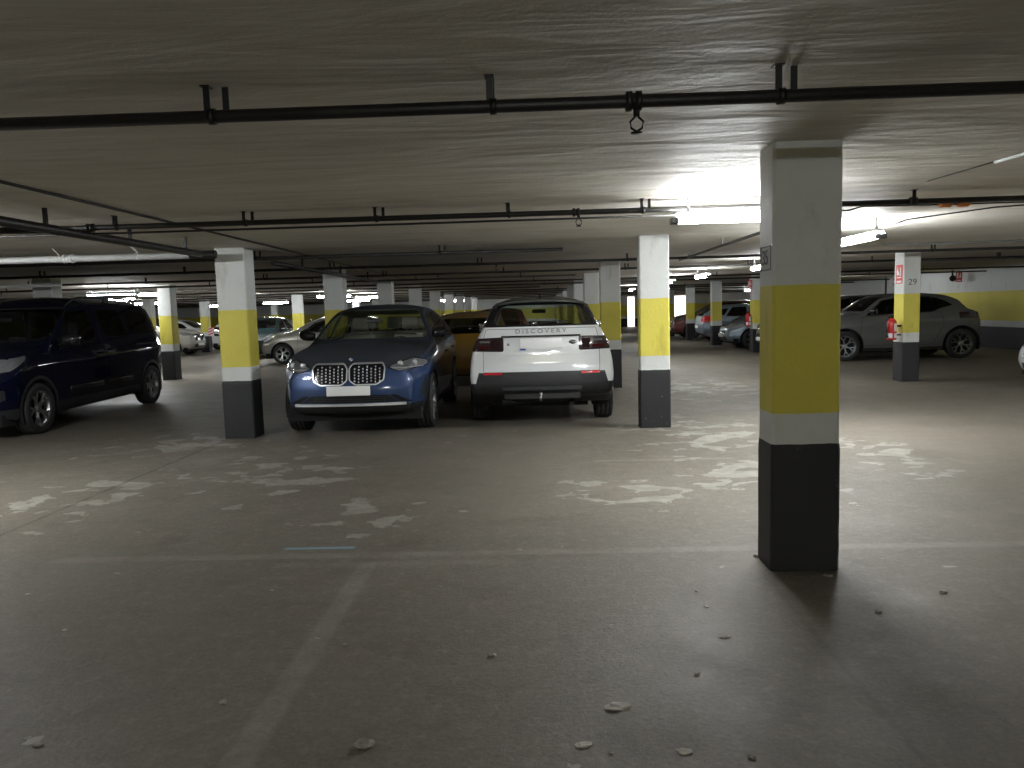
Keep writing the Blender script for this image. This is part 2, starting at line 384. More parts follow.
PIL['B'] = pillar(1.28, 9.46, 0.366, 0.20, 'brightly lit yellow and white pillar just right of the white car')
PIL['C'] = pillar(-3.90, 9.38, 0.374, 0.325, 'yellow and white pillar between the dark van and the blue car')
ordn = ['first', 'second', 'third', 'fourth', 'fifth', 'sixth', 'seventh', 'eighth', 'ninth', 'tenth']
def prow(x, ys, w, d, phrase, keys=''):
    for i, y in enumerate(ys):
        PIL[(round(x, 1), i)] = pillar(x, y, w, d, phrase % ordn[i])
prow(1.22, (14.3, 19.0, 23.9, 28.7, 33.5, 38.3, 43, 47.8), 0.37, 0.25, 'yellow banded pillar, %s one behind the bright pillar right of the white car')
prow(-3.9, (14.2, 19.1, 23.9, 28.7, 33.5, 38.3, 43, 47.8), 0.37, 0.30, 'pale pillar showing above the cars, %s one behind the pillar left of the blue car')
prow(-9.3, (18.8,), 0.33, 0.33, 'yellow banded pillar close behind the tail of the dark van%.0s')
PIL['vl'] = pillar(-9.45, 14.3, 0.37, 0.33, 'pillar mostly hidden behind the dark van, only its white top showing')
prow(-9.1, (23.7, 28.7, 33.5, 38.3, 43), 0.34, 0.33, 'yellow banded pillar in the row behind the silver car, %s from the front')
prow(-14.9, (28.9, 33.9, 38.5, 43.2, 48), 0.34, 0.33, 'small distant pillar in the far left row, %s from the front')
prow(6.66, (14.15,), 0.30, 0.37, 'pillar numbered 29 with a fire extinguisher on its left face%.0s')
prow(6.66, (23.75,), 0.32, 0.35, 'yellow banded pillar seen at the left edge of the nearest pillar, with a red extinguisher%.0s')
prow(6.52, (28.5, 33.2, 38.1, 43), 0.34, 0.35, 'yellow banded pillar between the cars in the right hand bays, %s one left of the nearest pillar')
P29 = PIL[(6.7, 0)]
RX = Matrix.Rotation(PI / 2, 3, 'X'); RZm = Matrix.Rotation(-PI / 2, 3, 'Z')
text('painted_number', '29', 0.155, (6.66 + 0.155, 14.15 - 0.002, 1.80), RX, 'ink', P29)
# framed number 35 on the left face of the nearest pillar
nb = MB(); fx = 1.292 - 0.003; yy0, yy1, za, zb_ = 4.262, 4.45, 1.678, 1.812
for (a, b) in (((yy0, za), (yy1, za + .006)), ((yy0, zb_ - .006), (yy1, zb_)), ((yy0, za), (yy0 + .006, zb_)), ((yy1 - .006, za), (yy1, zb_))):
    nb.box((fx - .001, a[0], a[1]), (fx + .003, b[0], b[1]))
nb.build('number_frame', 'ink_faint', PIL['A'])
text('painted_number', '35', 0.115, (fx - .002, (yy0 + yy1) / 2, (za + zb_) / 2), RZm @ RX, 'ink_num', PIL['A'], sx=0.95)

# ---------------------------------------------------------------- pipes and their hangers
ZP = 2.255
SPR = {}
def pipe_x(y, xa, xb, label, r=0.024, z=ZP, m='pipe_black', hang=2.0, h0=None, strap=0.012, double=True, name='sprinkler_pipe', cat='pipe', group='sprinkler pipes across the ceiling', coup=None):
    t = empty(name, ((xa + xb) / 2, y, 0)); t.location = (0, 0, 0); tag(t, label, cat, group)
    MB().tube([(xa, y, z), ((xa + xb) / 2, y, z), (xb, y, z)], r, 12).build('pipe', m, t)
    x = h0 if h0 is not None else xa + 0.7; out = []
    while x - hang > xa + 0.1: x -= hang
    k = 0
    while x < xb - 0.05:
        if y > 30 and k % 2: x += hang; k += 1; continue
        b = MB(); b.box((x - .012, y - .003 - strap, z - r * .6), (x + .012, y + .003 - strap, H))
        if double: b.box((x + .05, y - .003 + strap, z - r * .6), (x + .074, y + .003 + strap, H)) if k % 3 != 2 else b.box((x - .006, y + .006, z), (x + .018, y + .012, H))
        b.tube([(x, y, z), (x + .025, y, z)], r + .006, 12)
        b.box((x - .018, y - .03, H - .004), (x + .018, y + .02, H))
        b.build('hanger', 'steel_dark', t); x += hang; k += 1
    for cx in (coup or []):
        MB().lathe([(r, -.03), (r + .012, -.028), (r + .012, -.008), (r + .005, -.006), (r + .005, .006), (r + .012, .008), (r + .012, .028), (r, .03)], 'x', (cx, y, z), 14).build('coupling', m, t)
    SPR[y] = t
    return t
def sprinkler(x, y, z, label, par=None):
    b = MB(); b.tube([(x, y, z), (x, y, z - .035)], .012, 8)
    for s in (-1, 1): b.tube([(x + s * .006, y, z - .035), (x + s * .024, y, z - .052), (x + s * .020, y, z - .075), (x, y, z - .088)], .0045, 6)
    b.lathe([(0, -.088), (.022, -.090), (.022, -.095), (0, -.096)], 'z', (x, y, z), 12)
    b.build('sprinkler_head', 'steel_dark', SPR[par])
pipe_x(2.90, -6, 6, 'thick black sprinkler pipe crossing the ceiling closest to the camera', 0.024, 2.245, hang=1.045, h0=-1.19, coup=[0.38])
pipe_x(6.25, -9.5, 9, 'black sprinkler pipe second from the camera, passing above the near tube lamp', 0.022, 2.262, hang=1.067, h0=-2.33, coup=[0.35, -3.6, 3.0])
ypipes = (9.95, 12.5, 15.35, 17.7, 20.5, 23.2, 26.2, 29.4, 32.6, 36.2, 40, 44.6, 49.5)
for i, y in enumerate(ypipes):
    xb = 0.38 if i == 0 else (0.95 if i == 3 else (0.2 if i == 6 else 13.3))
    pipe_x(y, -20 if y > 14 else -12.5, xb, 'thin black pipe across the ceiling, %s one back from the camera' % ['third', 'fourth', 'fifth', 'sixth', 'seventh', 'eighth', 'ninth', 'tenth', 'eleventh', 'twelfth', 'thirteenth', 'fourteenth', 'fifteenth'][i],
           0.022, ZP, hang=2.4 if y < 20 else 4.8, h0=-1.2 + .3 * i, double=(y < 16))
sprinkler(0.39, 2.90, 2.225, '', 2.90); sprinkler(0.37, 6.25, 2.245, '', 6.25); sprinkler(-1.9, 15.35, 2.24, '', 15.35); sprinkler(-0.6, 12.5, 2.24, '', 12.5)
def pipe_path(pts, r, m, label, name='ceiling_pipe', cat='pipe', group=None, brackets=(), n=10):
    o = MB().tube(pts, r, n).build(name, m); tag(o, label, cat, group)
    for (x, y, z) in brackets:
        MB().box((x - .015, y - .01, z), (x + .015, y + .01, H)).build('bracket', m, o)
    return o
pipe_path([(-9.5, 6.25, 2.212), (-2, 6.25, 2.212), (1.16, 6.22, 2.212)], 0.009, 'pipe_black', 'thin dark conduit running under the second pipe to the near tube lamp', 'cable_conduit', 'conduit')
pipe_path([(-3.12, 1.2, 2.335), (-3.12, 8, 2.335), (-3.2, 20, 2.335)], 0.011, 'pipe_black', 'thin dark conduit on the ceiling running back from upper left edge', 'cable_conduit', 'conduit')
pipe_path([(-3.62, 2.5, 2.20), (-3.62, 6.7, 2.20), (-3.62, 8.0, 2.20), (-3.62, 8.35, 2.20)], 0.036, 'pipe_black', 'thick dark pipe running back above the van towards the left pillar', brackets=[(-3.62, y, 2.2) for y in (4.6, 5.7, 6.9, 8.0)], n=14)
pipe_path([(-5.9, 4.7, 2.215), (-4.6, 5.75, 2.215), (-3.66, 5.9, 2.21)], 0.026, 'pipe_black', 'short dark branch pipe at the left edge joining the thick pipe')
pipe_path([(-3.36, 9.9, 2.19), (-3.36, 16.5, 2.19)], 0.03, 'pipe_black', 'dark pipe running back from behind the left pillar', brackets=[(-3.36, y, 2.2) for y in (11.2, 13.4, 15.6)])
wp = pipe_path([(-11, 8.62, 2.215), (-3.83, 8.62, 2.215)], 0.036, 'pipe_white', 'pale grey drain pipe above the dark van', 'drain_pipe', n=16)
for bx in (-9.4, -7.0, -5.35, -4.45):
    b = MB(); b.tube([(bx, 8.62, 2.215), (bx + .03, 8.62, 2.215)], .042, 16); b.tube([(bx + .015, 8.62, 2.24), (bx - .05, 8.62, H - .04), (bx - .08, 8.62, H - .014)], .01, 6); b.build('bracket', 'pipe_white', wp)
MB().lathe([(.036, -.06), (.05, -.058), (.05, -.03), (.043, -.028), (.043, .028), (.05, .03), (.05, .058), (.036, .06)], 'x', (-5.24, 8.62, 2.215), 16).build('coupling', 'pipe_white', wp)
MB().tube([(-3.85, 8.62, 2.215), (-3.56, 8.62, 2.215)], .045, 16).build('end_sleeve', 'pipe_black', wp)
pipe_path([(-14, 13.2, 2.15), (-8.2, 13.2, 2.15)], 0.03, 'pipe_white', 'pale pipe further back above the van roof', 'drain_pipe')
pipe_path([(-16, 16.8, 2.12), (-8.6, 16.8, 2.12)], 0.03, 'pipe_white', 'pale pipe just above the rear of the van roof', 'drain_pipe')
pipe_path([(2.47, 7.4, 2.26), (2.47, 13.2, 2.26)], 0.018, 'pipe_grey', 'grey pipe running back between the two right rows of pillars', brackets=[(2.47, y, 2.26) for y in (8.3, 10.2, 12.4)])
pipe_path([(7.5, 15.3, 2.235), (9.7, 15.3, 2.235), (9.78, 15.3, 2.22), (9.80, 15.3, 2.12)], 0.02, 'pipe_black', 'short dark pipe ending in a downward elbow near the right wall', brackets=[(9.0, 15.3, 2.24)])
pipe_path([(5.0, 11.3, 2.28), (8.5, 11.3, 2.28), (9.0, 11.3, 2.28)], 0.016, 'pipe_grey', 'thin grey pipe behind the lamp on the right')
pipe_path([(13.44, 30.0, 2.34), (13.44, 30.0, 0.05)], 0.03, 'pipe_grey', 'thin vertical pipe on the right wall behind the grey car')
pipe_path([(3.56, 8.04, 2.225), (3.60, 7.6, 2.26), (4.0, 6.9, 2.27), (4.75, 6.28, 2.25)], 0.007, 'cable', 'black cable climbing from the right tube lamp to the second pipe', 'power_cable', 'cable')
pts = [(2.35 + 0.03 * i, 6.31, 2.245 - 0.03 * math.sin(i / 10 * PI) ** 2) for i in range(11)]
pipe_path([(2.0, 6.31, 2.24)] + pts + [(3.0, 6.31, 2.24), (3.95, 6.31, 2.238)], 0.006, 'cable', 'drooping black cable loop under the second pipe right of the nearest pillar', 'power_cable', 'cable')
pipe_path([(2.90, 5.0, 2.335), (3.0, 3.4, 2.335)], 0.010, 'pipe_white', 'white conduit on the ceiling at the upper right edge', 'cable_conduit', 'conduit')
pipe_path([(2.86, 5.75, 2.342), (2.88, 5.4, 2.342), (2.90, 5.0, 2.34)], 0.004, 'cable', 'thin wire running up to the white conduit at upper right', 'power_cable', 'cable')
jb = MB(); jb.rbox((-.04, -.02, -.022), (.04, .02, .022), .008); jb.tube([(-.06, 0, 0), (-.04, 0, 0)], .011, 8); jb.tube([(.04, 0, 0), (.06, 0, 0)], .011, 8)
tag(jb.build('junction_box', 'amber', loc=(3.28, 6.31, 2.238)), 'left amber junction box on the cable below the second pipe', 'junction box')
tag(new_obj('junction_box', bpy.data.objects['junction_box'].data, loc=(3.42, 6.31, 2.238)), 'right amber junction box on the cable below the second pipe', 'junction box')

# ---------------------------------------------------------------- fluorescent lamps
def fixture(cx, cy, along, label, L=1.25, z=2.17, lit=True):
    t = empty('tube_lamp', (cx, cy, z), 0 if along == 'x' else PI / 2); tag(t, label, 'lamp', 'fluorescent tube lamps on the ceiling')
    h = MB(); h.rbox((-L / 2, -.032, .026), (L / 2, .032, .048), .008)
    h.box((-L / 2 + .1, -.012, .035), (-L / 2 + .12, .012, H - z)); h.box((L / 2 - .12, -.012, .035), (L / 2 - .1, .012, H - z)); h.build('housing', 'housing', t)
    d = MB(); n = 10; prof = [(-.052 * math.cos(-.75 + (PI + 1.5) * i / n), -.045 * math.sin(-.75 + (PI + 1.5) * i / n)) for i in range(n + 1)]
    vs = [(x, p[0], p[1]) for x in (-L / 2 + .03, L / 2 - .03) for p in prof]
    fs = [(i, i + 1, n + 2 + i, n + 1 + i) for i in range(n)] + [tuple(range(n + 1)), tuple(reversed(range(n + 1, 2 * n + 2)))]
    d.add(vs, fs, 0, False); d.build('diffuser', 'diffuser' if cy < 10 else 'diffuser_far', t)
    for s in (-1, 1): MB().rbox((s * L / 2 - .03, -.054, -.048), (s * L / 2 + .03, .054, .004), .01).build('end_cap', 'housing_dark', t)
    return t
fixture(1.53, 6.14, 'x', 'brightest tube lamp, left of the top of the nearest pillar', .84, 2.178)
fixture(3.56, 8.75, 'y', 'tube lamp just right of the nearest pillar, pointing away', 1.35, 2.17)
fixture(-5.75, 5.35, 'x', 'tube lamp out of view beyond the left edge', 1.55)
fixture(0.5, -5.6, 'x', 'added fill lamp far behind the camera', 1.5, 1.98)  # unseen lamp added as fill, brightens the front of the nearest pillar
fixture(9.6, 8.0, 'x', 'added fill lamp out of view to the right')  # another unseen lamp, put in at the side to raise the general light level
for (x, y, a, lab) in (
    (4.25, 14.55, 'y', 'tube lamp seen close to the left edge of the nearest pillar'), (3.95, 18.3, 'y', 'tube lamp above the aisle right of the bright pillar'),
    (3.8, 21.8, 'y', 'tube lamp at right edge of the bright pillar'), (3.9, 31, 'y', 'small lamp above the aisle behind the pillar row right of the white car'),
    (3.8, 41.8, 'y', 'tiny lamp far down the right aisle'),
    (-10.0, 19.75, 'y', 'glaring lamp beside the pillar close behind the tail of the dark van'), (-10.15, 18.3, 'x', 'long tube lamp just above the rear roof of the dark van'), (-15.4, 30.5, 'x', 'lamp behind the pillar at the tail of the van'),
    (-13.2, 24.0, 'x', 'tube lamp just left of the pillar near the van, further back'),
    (-10.6, 27.4, 'x', 'glaring lamp close to the right side of the left pillar'), (-17.3, 41.4, 'x', 'small lamp over the far left bays'),
    (-12.6, 37.3, 'x', 'lamp above the silver car nose'), (-7.2, 27.6, 'x', 'tube lamp above the roof of the silver car'), (-8.6, 37.2, 'x', 'tube lamp directly left of the pale pillar behind the blue car'),
    (-6.6, 31.0, 'x', 'bright tube lamp above the roof of the blue car'), (-5.6, 46, 'x', 'left one of two small round glaring lamps between the cars'),
    (-5.0, 48.4, 'x', 'right one of two small round glaring lamps between the cars'), (10.2, 27, 'y', 'lamp over the right bays behind the grey car'),
    (11.0, 40, 'y', 'lamp over the far right bays'), (-19.5, 33, 'x', 'lamp at the far left of the garage'), (0.0, 54, 'x', 'lamp by the far end wall')):
    fixture(x, y, a, lab)

# ---------------------------------------------------------------- wall signs and extinguishers
def extinguisher(x, y, z, label):
    t = empty('fire_extinguisher', (x, y, z)); t.scale = (1.1, 1.1, .80); tag(t, label, 'fire extinguisher')
    b = MB(); b.lathe([(0, 0), (.070, 0), (.078, .012), (.078, .40), (.07, .44), (.045, .48), (.022, .50), (.022, .52), (0, .52)], 'z', (0, 0, 0), 20); b.build('cylinder', 'ext_red', t)
    v = MB(); v.lathe([(.020, .50), (.024, .505), (.024, .55), (0, .555)], 'z', (0, 0, 0), 10); v.box((-.09, -.010, .56), (.02, .010, .572)); v.box((-.09, -.008, .535), (.01, .008, .545)); v.build('valve', 'steel_dark', t)
    hs = MB(); hs.tube([(0, -.02, .53), (-.06, -.05, .54), (-.10, -.04, .42), (-.095, -.03, .25), (-.09, -.03, .16)], .011, 8); hs.tube([(-.09, -.03, .16), (-.09, -.03, .06)], [.012, .022], 8); hs.build('hose', 'rubber', t)
    lb = MB(); lb.lathe([(.0795, .20), (.0795, .38)], 'z', (0, 0, 0), 20, 0, PI * 1.52, PI * 1.98); lb.lathe([(.0795, .05), (.0795, .16)], 'z', (0, 0, 0), 20, 0, PI * 1.04, PI * 1.42); lb.lathe([(.0795, .05), (.0795, .16)], 'z', (0, 0, 0), 20, 0, PI * 1.52, PI * 1.98); lb.build('label', 'sign_white', t, fix=False)
    MB().box((.05, -.03, .30), (.145, .03, .34)).box((.06, -.03, .10), (.145, .03, .13)).build('bracket', 'steel_dark', t)
    return t
extinguisher(6.50, 14.24, 0.76, 'red fire extinguisher on the left face of pillar 29')
extinguisher(6.55, 23.88, 0.80, 'red fire extinguisher at the edge of the nearest pillar, on a pillar far behind')
def sign_x(x, y, z, w, h, label):
    t = MB().box((x - .004, y, z), (x, y + w, z + h)).build('fire_sign', 'sign_red'); tag(t, label, 'sign', 'red fire safety signs')
    b = MB(); q = w * .14
    b.box((x - .006, y + q, z + h * .30), (x - .004, y + w - q, z + h * .36)); b.box((x - .006, y + q, z + h * .05), (x - .004, y + w - q, z + h * .16))
    b.lathe([(0, -.006), (w * .15, -.006), (w * .15, -.0045)], 'x', (x, y + w * .3, z + h * .5), 12); b.box((x - .006, y + w * .22, z + h * .52), (x - .004, y + w * .38, z + h * .86))
    b.add([(x - .006, y + w * .52, z + h * .45), (x - .006, y + w * .85, z + h * .45), (x - .006, y + w * .9, z + h * .65), (x - .006, y + w * .72, z + h * .92), (x - .006, y + w * .66, z + h * .7), (x - .006, y + w * .52, z + h * .62)], [(0, 1, 2, 3, 4, 5)])
    b.build('symbol', 'sign_white', t, fix=False)
sign_x(6.657, 14.20, 1.78, 0.24, 0.34, 'red and white fire sign high on the left face of pillar 29')
sign_x(6.657, 23.85, 1.80, 0.24, 0.42, 'red and white fire sign on the distant pillar beside the nearest pillar')
sign_x(13.49, 29.2, 2.0, 0.30, 0.26, 'small red sign on the right wall left of pillar 29')
def flag(x, y, z, w, h, label):     # projecting sign seen from the aisle
    t = MB().box((x, y - .004, z), (x + w, y + .004, z + h)).box((x + w * .45, y - .01, z + h), (x + w * .55, y + .01, H)).build('fire_sign', 'sign_red'); tag(t, label, 'sign', 'red fire safety signs')
    b = MB(); b.box((x + w * .15, y - .006, z + h * .08), (x + w * .85, y - .004, z + h * .2)); b.box((x + w * .15, y - .006, z + h * .35), (x + w * .4, y - .004, z + h * .85))
    b.add([(x + w * .5, y - .006, z + h * .4), (x + w * .85, y - .006, z + h * .4), (x + w * .72, y - .006, z + h * .9)], [(0, 1, 2)]); b.build('symbol', 'sign_white', t, fix=False)
flag(13.17, 24.6, 1.98, 0.20, 0.34, 'red and white sign projecting from the right wall above the grey car')
flag(6.52, 23.8, 1.95, 0.11, 0.26, 'red sign projecting left of the distant pillar beside the nearest pillar')
bl = MB(); bl.lathe([(0, -.05), (.09, -.05), (.10, -.02), (.08, .04), (.04, .07), (0, .08)], 'y', (13.07, 24.6, 2.10), 16); bl.box((13.05, 24.58, 2.15), (13.09, 24.62, H))
tag(bl.build('alarm_bell', 'steel_dark'), 'dark alarm bell beside the red sign over the grey car', 'bell')
# chevron guard on a distant pillar
t = MB().box((-14.56, 33.87, 0.72), (-14.30, 33.885, 1.10)).build('hazard_panel', 'sign_white'); tag(t, 'red and white striped guard low on a far left pillar', 'guard panel')
b = MB()
for i in range(3): b.add([(-14.56, 33.866, .74 + .12 * i), (-14.30, 33.866, .84 + .12 * i), (-14.30, 33.866, .90 + .12 * i), (-14.56, 33.866, .80 + .12 * i)], [(0, 1, 2, 3)])
b.build('stripe', 'sign_red', t, fix=False)

# ---------------------------------------------------------------- cars
def pw(pts):
    """monotone cubic through (y, value) points"""
    xs = [p[0] for p in pts]; ys = [p[1] for p in pts]; n = len(xs)
    d = [(ys[i + 1] - ys[i]) / (xs[i + 1] - xs[i]) for i in range(n - 1)]
    m = [d[0]] + [0 if d[i - 1] * d[i] <= 0 else 2 * d[i - 1] * d[i] / (d[i - 1] + d[i]) for i in range(1, n - 1)] + [d[-1]]
    def f(x):
        if x <= xs[0]: return ys[0]
        if x >= xs[-1]: return ys[-1]
        i = 0
        while x > xs[i + 1]: i += 1
        h = xs[i + 1] - xs[i]; t = (x - xs[i]) / h
        return (2 * t ** 3 - 3 * t * t + 1) * ys[i] + (t ** 3 - 2 * t * t + t) * h * m[i] + (3 * t * t - 2 * t ** 3) * ys[i + 1] + (t ** 3 - t * t) * h * m[i + 1]
    return f
def sstep(a, b, x):
    t = min(1, max(0, (x - a) / (b - a))); return t * t * (3 - 2 * t)
def convex_ccw(p):
    a = sum(p[i][0] * p[(i + 1) % len(p)][1] - p[(i + 1) % len(p)][0] * p[i][1] for i in range(len(p)))
    return p if a > 0 else p[::-1]
def rounded(poly, r, n=3):
    poly = convex_ccw(list(poly)); out = []; k = len(poly)
    for i in range(k):
        p = Vector(poly[i]); a = Vector(poly[i - 1]) - p; b = Vector(poly[(i + 1) % k]) - p
        rr = r[i] if isinstance(r, (list, tuple)) else r
        ra = min(rr, a.length * .45, b.length * .45); A = p + a.normalized() * ra; B = p + b.normalized() * ra
        for j in range(n + 1):
            t = j / n; out.append(tuple(A * (1 - t) ** 2 + p * 2 * t * (1 - t) + B * t * t))
    return out
def inset(poly, d):
    poly = convex_ccw(list(poly)); n = len(poly); out = []
    for i in range(n):
        p0, p1, p2 = Vector(poly[i - 1]), Vector(poly[i]), Vector(poly[(i + 1) % n])
        e1 = (p1 - p0); e2 = (p2 - p1)
        if e1.length < 1e-6 or e2.length < 1e-6: continue
        e1.normalize(); e2.normalize(); n1 = Vector((-e1.y, e1.x)); n2 = Vector((-e2.y, e2.x)); m = n1 + n2
        m.normalize(); out.append(tuple(p1 + m * (d / max(.3, m.dot(n1)))))
    return out

class Shell:
    def __init__(s, sp):
        s.sp = sp; s.L = sp['L']; s.bm = bmesh.new(); s.reg = s.bm.faces.layers.int.new('reg'); s.regs = [None]
        bot, belt, top, plan, tum = (pw(sp[k]) for k in ('bot', 'belt', 'top', 'plan', 'tum')); s.top = top; s.belt = belt; s.plan = plan
        ed0 = sp.get('crown', .08); bulge = sp.get('bulge', .015); sho = sp.get('shoulder', .045); roofp = sp.get('roofp', 2.6)
        def half(y):
            zb, zs, zt, w = bot(y), belt(y), top(y), plan(y); zs = min(zs, zt - .03); P = [(0, zb), (.45 * w, zb), (w - .14, zb), (w - .085, zb + .012)]
            for i in range(14):
                t = i / 13; z = zb + .035 + (zs - zb - .035) * t
                x = w - .06 * (1 - t) ** 3.0 - sho * t ** sp.get('shop', 5) + sp.get('crease', .010) * math.exp(-((t - .80) / .07) ** 2) - sp.get('waist', .012) * math.exp(-((t - .55) / .16) ** 2)
                P.append((x, z))
            hg = zt - zs; ed = min(ed0, .5 * hg); ze = zt - ed; ws = w - sho; wr = ws - .02 - tum(y) * (ze - zs)
            for i in range(1, 9):
                t = i / 8; P.append((ws - .02 * min(1, t * 3) + (wr - ws + .02) * t + bulge * math.sin(PI * t) * min(1, hg / .3), zs + (ze - zs) * t))
            for i in range(1, 15):
                t = (i / 14); xx = 1 - (t ** 1.5) if i < 14 else 0
                P.append((wr * xx, ze + ed * (1 - xx ** roofp)))
            return P
        n = sp.get('n', 84); ys = [s.L * i / n for i in range(n + 1)]
        rings = []; r = sp.get('rnd', .07)
        def cap(y, sgn):
            h = half(y); w = max(p[0] for p in h); z0 = h[0][1]; z1 = max(p[1] for p in h); zc = (z0 + z1) / 2; out = []
            for k in range(6, 0, -1):
                th = k / 6 * PI / 2; ins = r * (1 - math.cos(th)); adv = r * math.sin(th)
                out.append(([(p[0] * (1 - ins / w), zc + (p[1] - zc) * (1 - ins / ((z1 - z0) / 2))) for p in h], y + sgn * adv - sgn * r))
            inner = out[0][0]; core = []
            for q in (0.0, .15, .3, .45, .6, .75, .88): core.append(([(p[0] * q, zc + (p[1] - zc) * q) for p in inner], y))
            return core, out
        cf, rf = cap(0, -1); cr, rr = cap(s.L, 1)
        seq = [(a, b + r * 0) for a, b in cf]
        # nominal stations squeezed so that the rounded ends reach exactly 0 and L
        seq = [(p, 0.0) for p, _ in cf] + [(p, b + r) for p, b in rf]
        seq = [(p, y) for p, y in seq]
        seq = [(p, 0.0) for p, _ in cf] + [(rf[i][0], r - r * math.sin((6 - i) / 6 * PI / 2)) for i in range(6)]
        seq += [(half(y), r + (s.L - 2 * r) * y / s.L) for y in ys]
        seq += [(rr[5 - i][0], s.L - r + r * math.sin((i + 1) / 6 * PI / 2)) for i in range(6)] + [(p, s.L) for p, _ in reversed(cr)]
        df, dr = pw(sp['nose']), pw(sp['tail']); pf, pr = sp.get('pf', .16), sp.get('pr', .10); fl, rl = sp.get('fl', .7), sp.get('rl', .6)
        grid = []
        for P, y in seq:
            row = []; full = [(x, z) for x, z in P] + [(-x, z) for x, z in reversed(P[1:-1])]
            for x, z in full:
                a = 1 - sstep(0, fl, y); b = 1 - sstep(0, rl, s.L - y); u = min(1, abs(x) / (s.sp['W'] / 2))
                yy = y + a * (df(z) + pf * u ** 2.6) - b * (dr(z) + pr * u ** 3)
                row.append(s.bm.verts.new((x, yy, z)))
            grid.append(row)
        m = len(grid[0])
        for i in range(len(grid) - 1):
            for k in range(m):
                s.bm.faces.new((grid[i][k], grid[i][(k + 1) % m], grid[i + 1][(k + 1) % m], grid[i + 1][k]))
        bmesh.ops.remove_doubles(s.bm, verts=s.bm.verts, dist=1e-4)
        bmesh.ops.dissolve_degenerate(s.bm, dist=1e-4, edges=s.bm.edges)
        bmesh.ops.recalc_face_normals(s.bm, faces=s.bm.faces)
        s.bm.normal_update(); s.bvh = BVHTree.FromBMesh(s.bm)
    def hit(s, o, d):
        h = s.bvh.ray_cast(Vector(o), Vector(d)); return h[0], h[1]
    def front(s, x, z): return s.hit((x, -3, z), (0, 1, 0))
    def rear(s, x, z): return s.hit((x, s.L + 3, z), (0, -1, 0))
    def side(s, y, z, sg=1): return s.hit((3 * sg, y, z), (-sg, 0, 0))
    def cut(s, poly, axis, sel, reg=None, delete=False):
        """cut a convex outline through the selected faces; the inside takes the region"""
        poly = convex_ccw(list(poly)); bm = s.bm; bm.normal_update()
        ia, ib = {'x': (1, 2), 'y': (0, 2), 'z': (0, 1)}[axis]
        u0, u1 = min(p[0] for p in poly), max(p[0] for p in poly); v0, v1 = min(p[1] for p in poly), max(p[1] for p in poly)
        cand = []
        for f in bm.faces:
            c = f.calc_center_median()
            if not sel(c, f.normal): continue
            cu = [v.co[ia] for v in f.verts]; cv = [v.co[ib] for v in f.verts]
            if max(cu) < u0 or min(cu) > u1 or max(cv) < v0 or min(cv) > v1: continue
            cand.append(f)
        k = len(poly)
        for i in range(k):
            p, q = poly[i], poly[(i + 1) % k]; dx, dy = q[0] - p[0], q[1] - p[1]
            if dx * dx + dy * dy < 1e-10: continue
            co = Vector((0, 0, 0)); no = Vector((0, 0, 0)); co[ia], co[ib] = p; no[ia], no[ib] = dy, -dx; no.normalize()
            geom = set(cand)
            for f in cand: geom.update(f.verts); geom.update(f.edges)
            res = bmesh.ops.bisect_plane(bm, geom=list(geom), dist=1e-5, plane_co=co, plane_no=no)
            fs = set(g for g in res['geom'] if isinstance(g, bmesh.types.BMFace)) | set(f for f in cand if f.is_valid)
            cand = [f for f in fs if (f.calc_center_median() - co).dot(no) < 0]
            if not cand: break
        if delete: bmesh.ops.delete(bm, geom=cand, context='FACES')
        elif reg is not None:
            for f in cand: f[s.reg] = reg
        return cand
    def region(s, name, m, off=0.0, parent=None, label=None, smooth=True):
        s.regs.append(dict(name=name, mat=m, off=off, parent=parent, label=label)); return len(s.regs) - 1

SIDE = lambda c, n: abs(n.x) > .35
FRONT = lambda c, n: n.y < -.12
REAR = lambda c, n: n.y > .12
def mirror(poly): return [(-x, z) for x, z in poly]

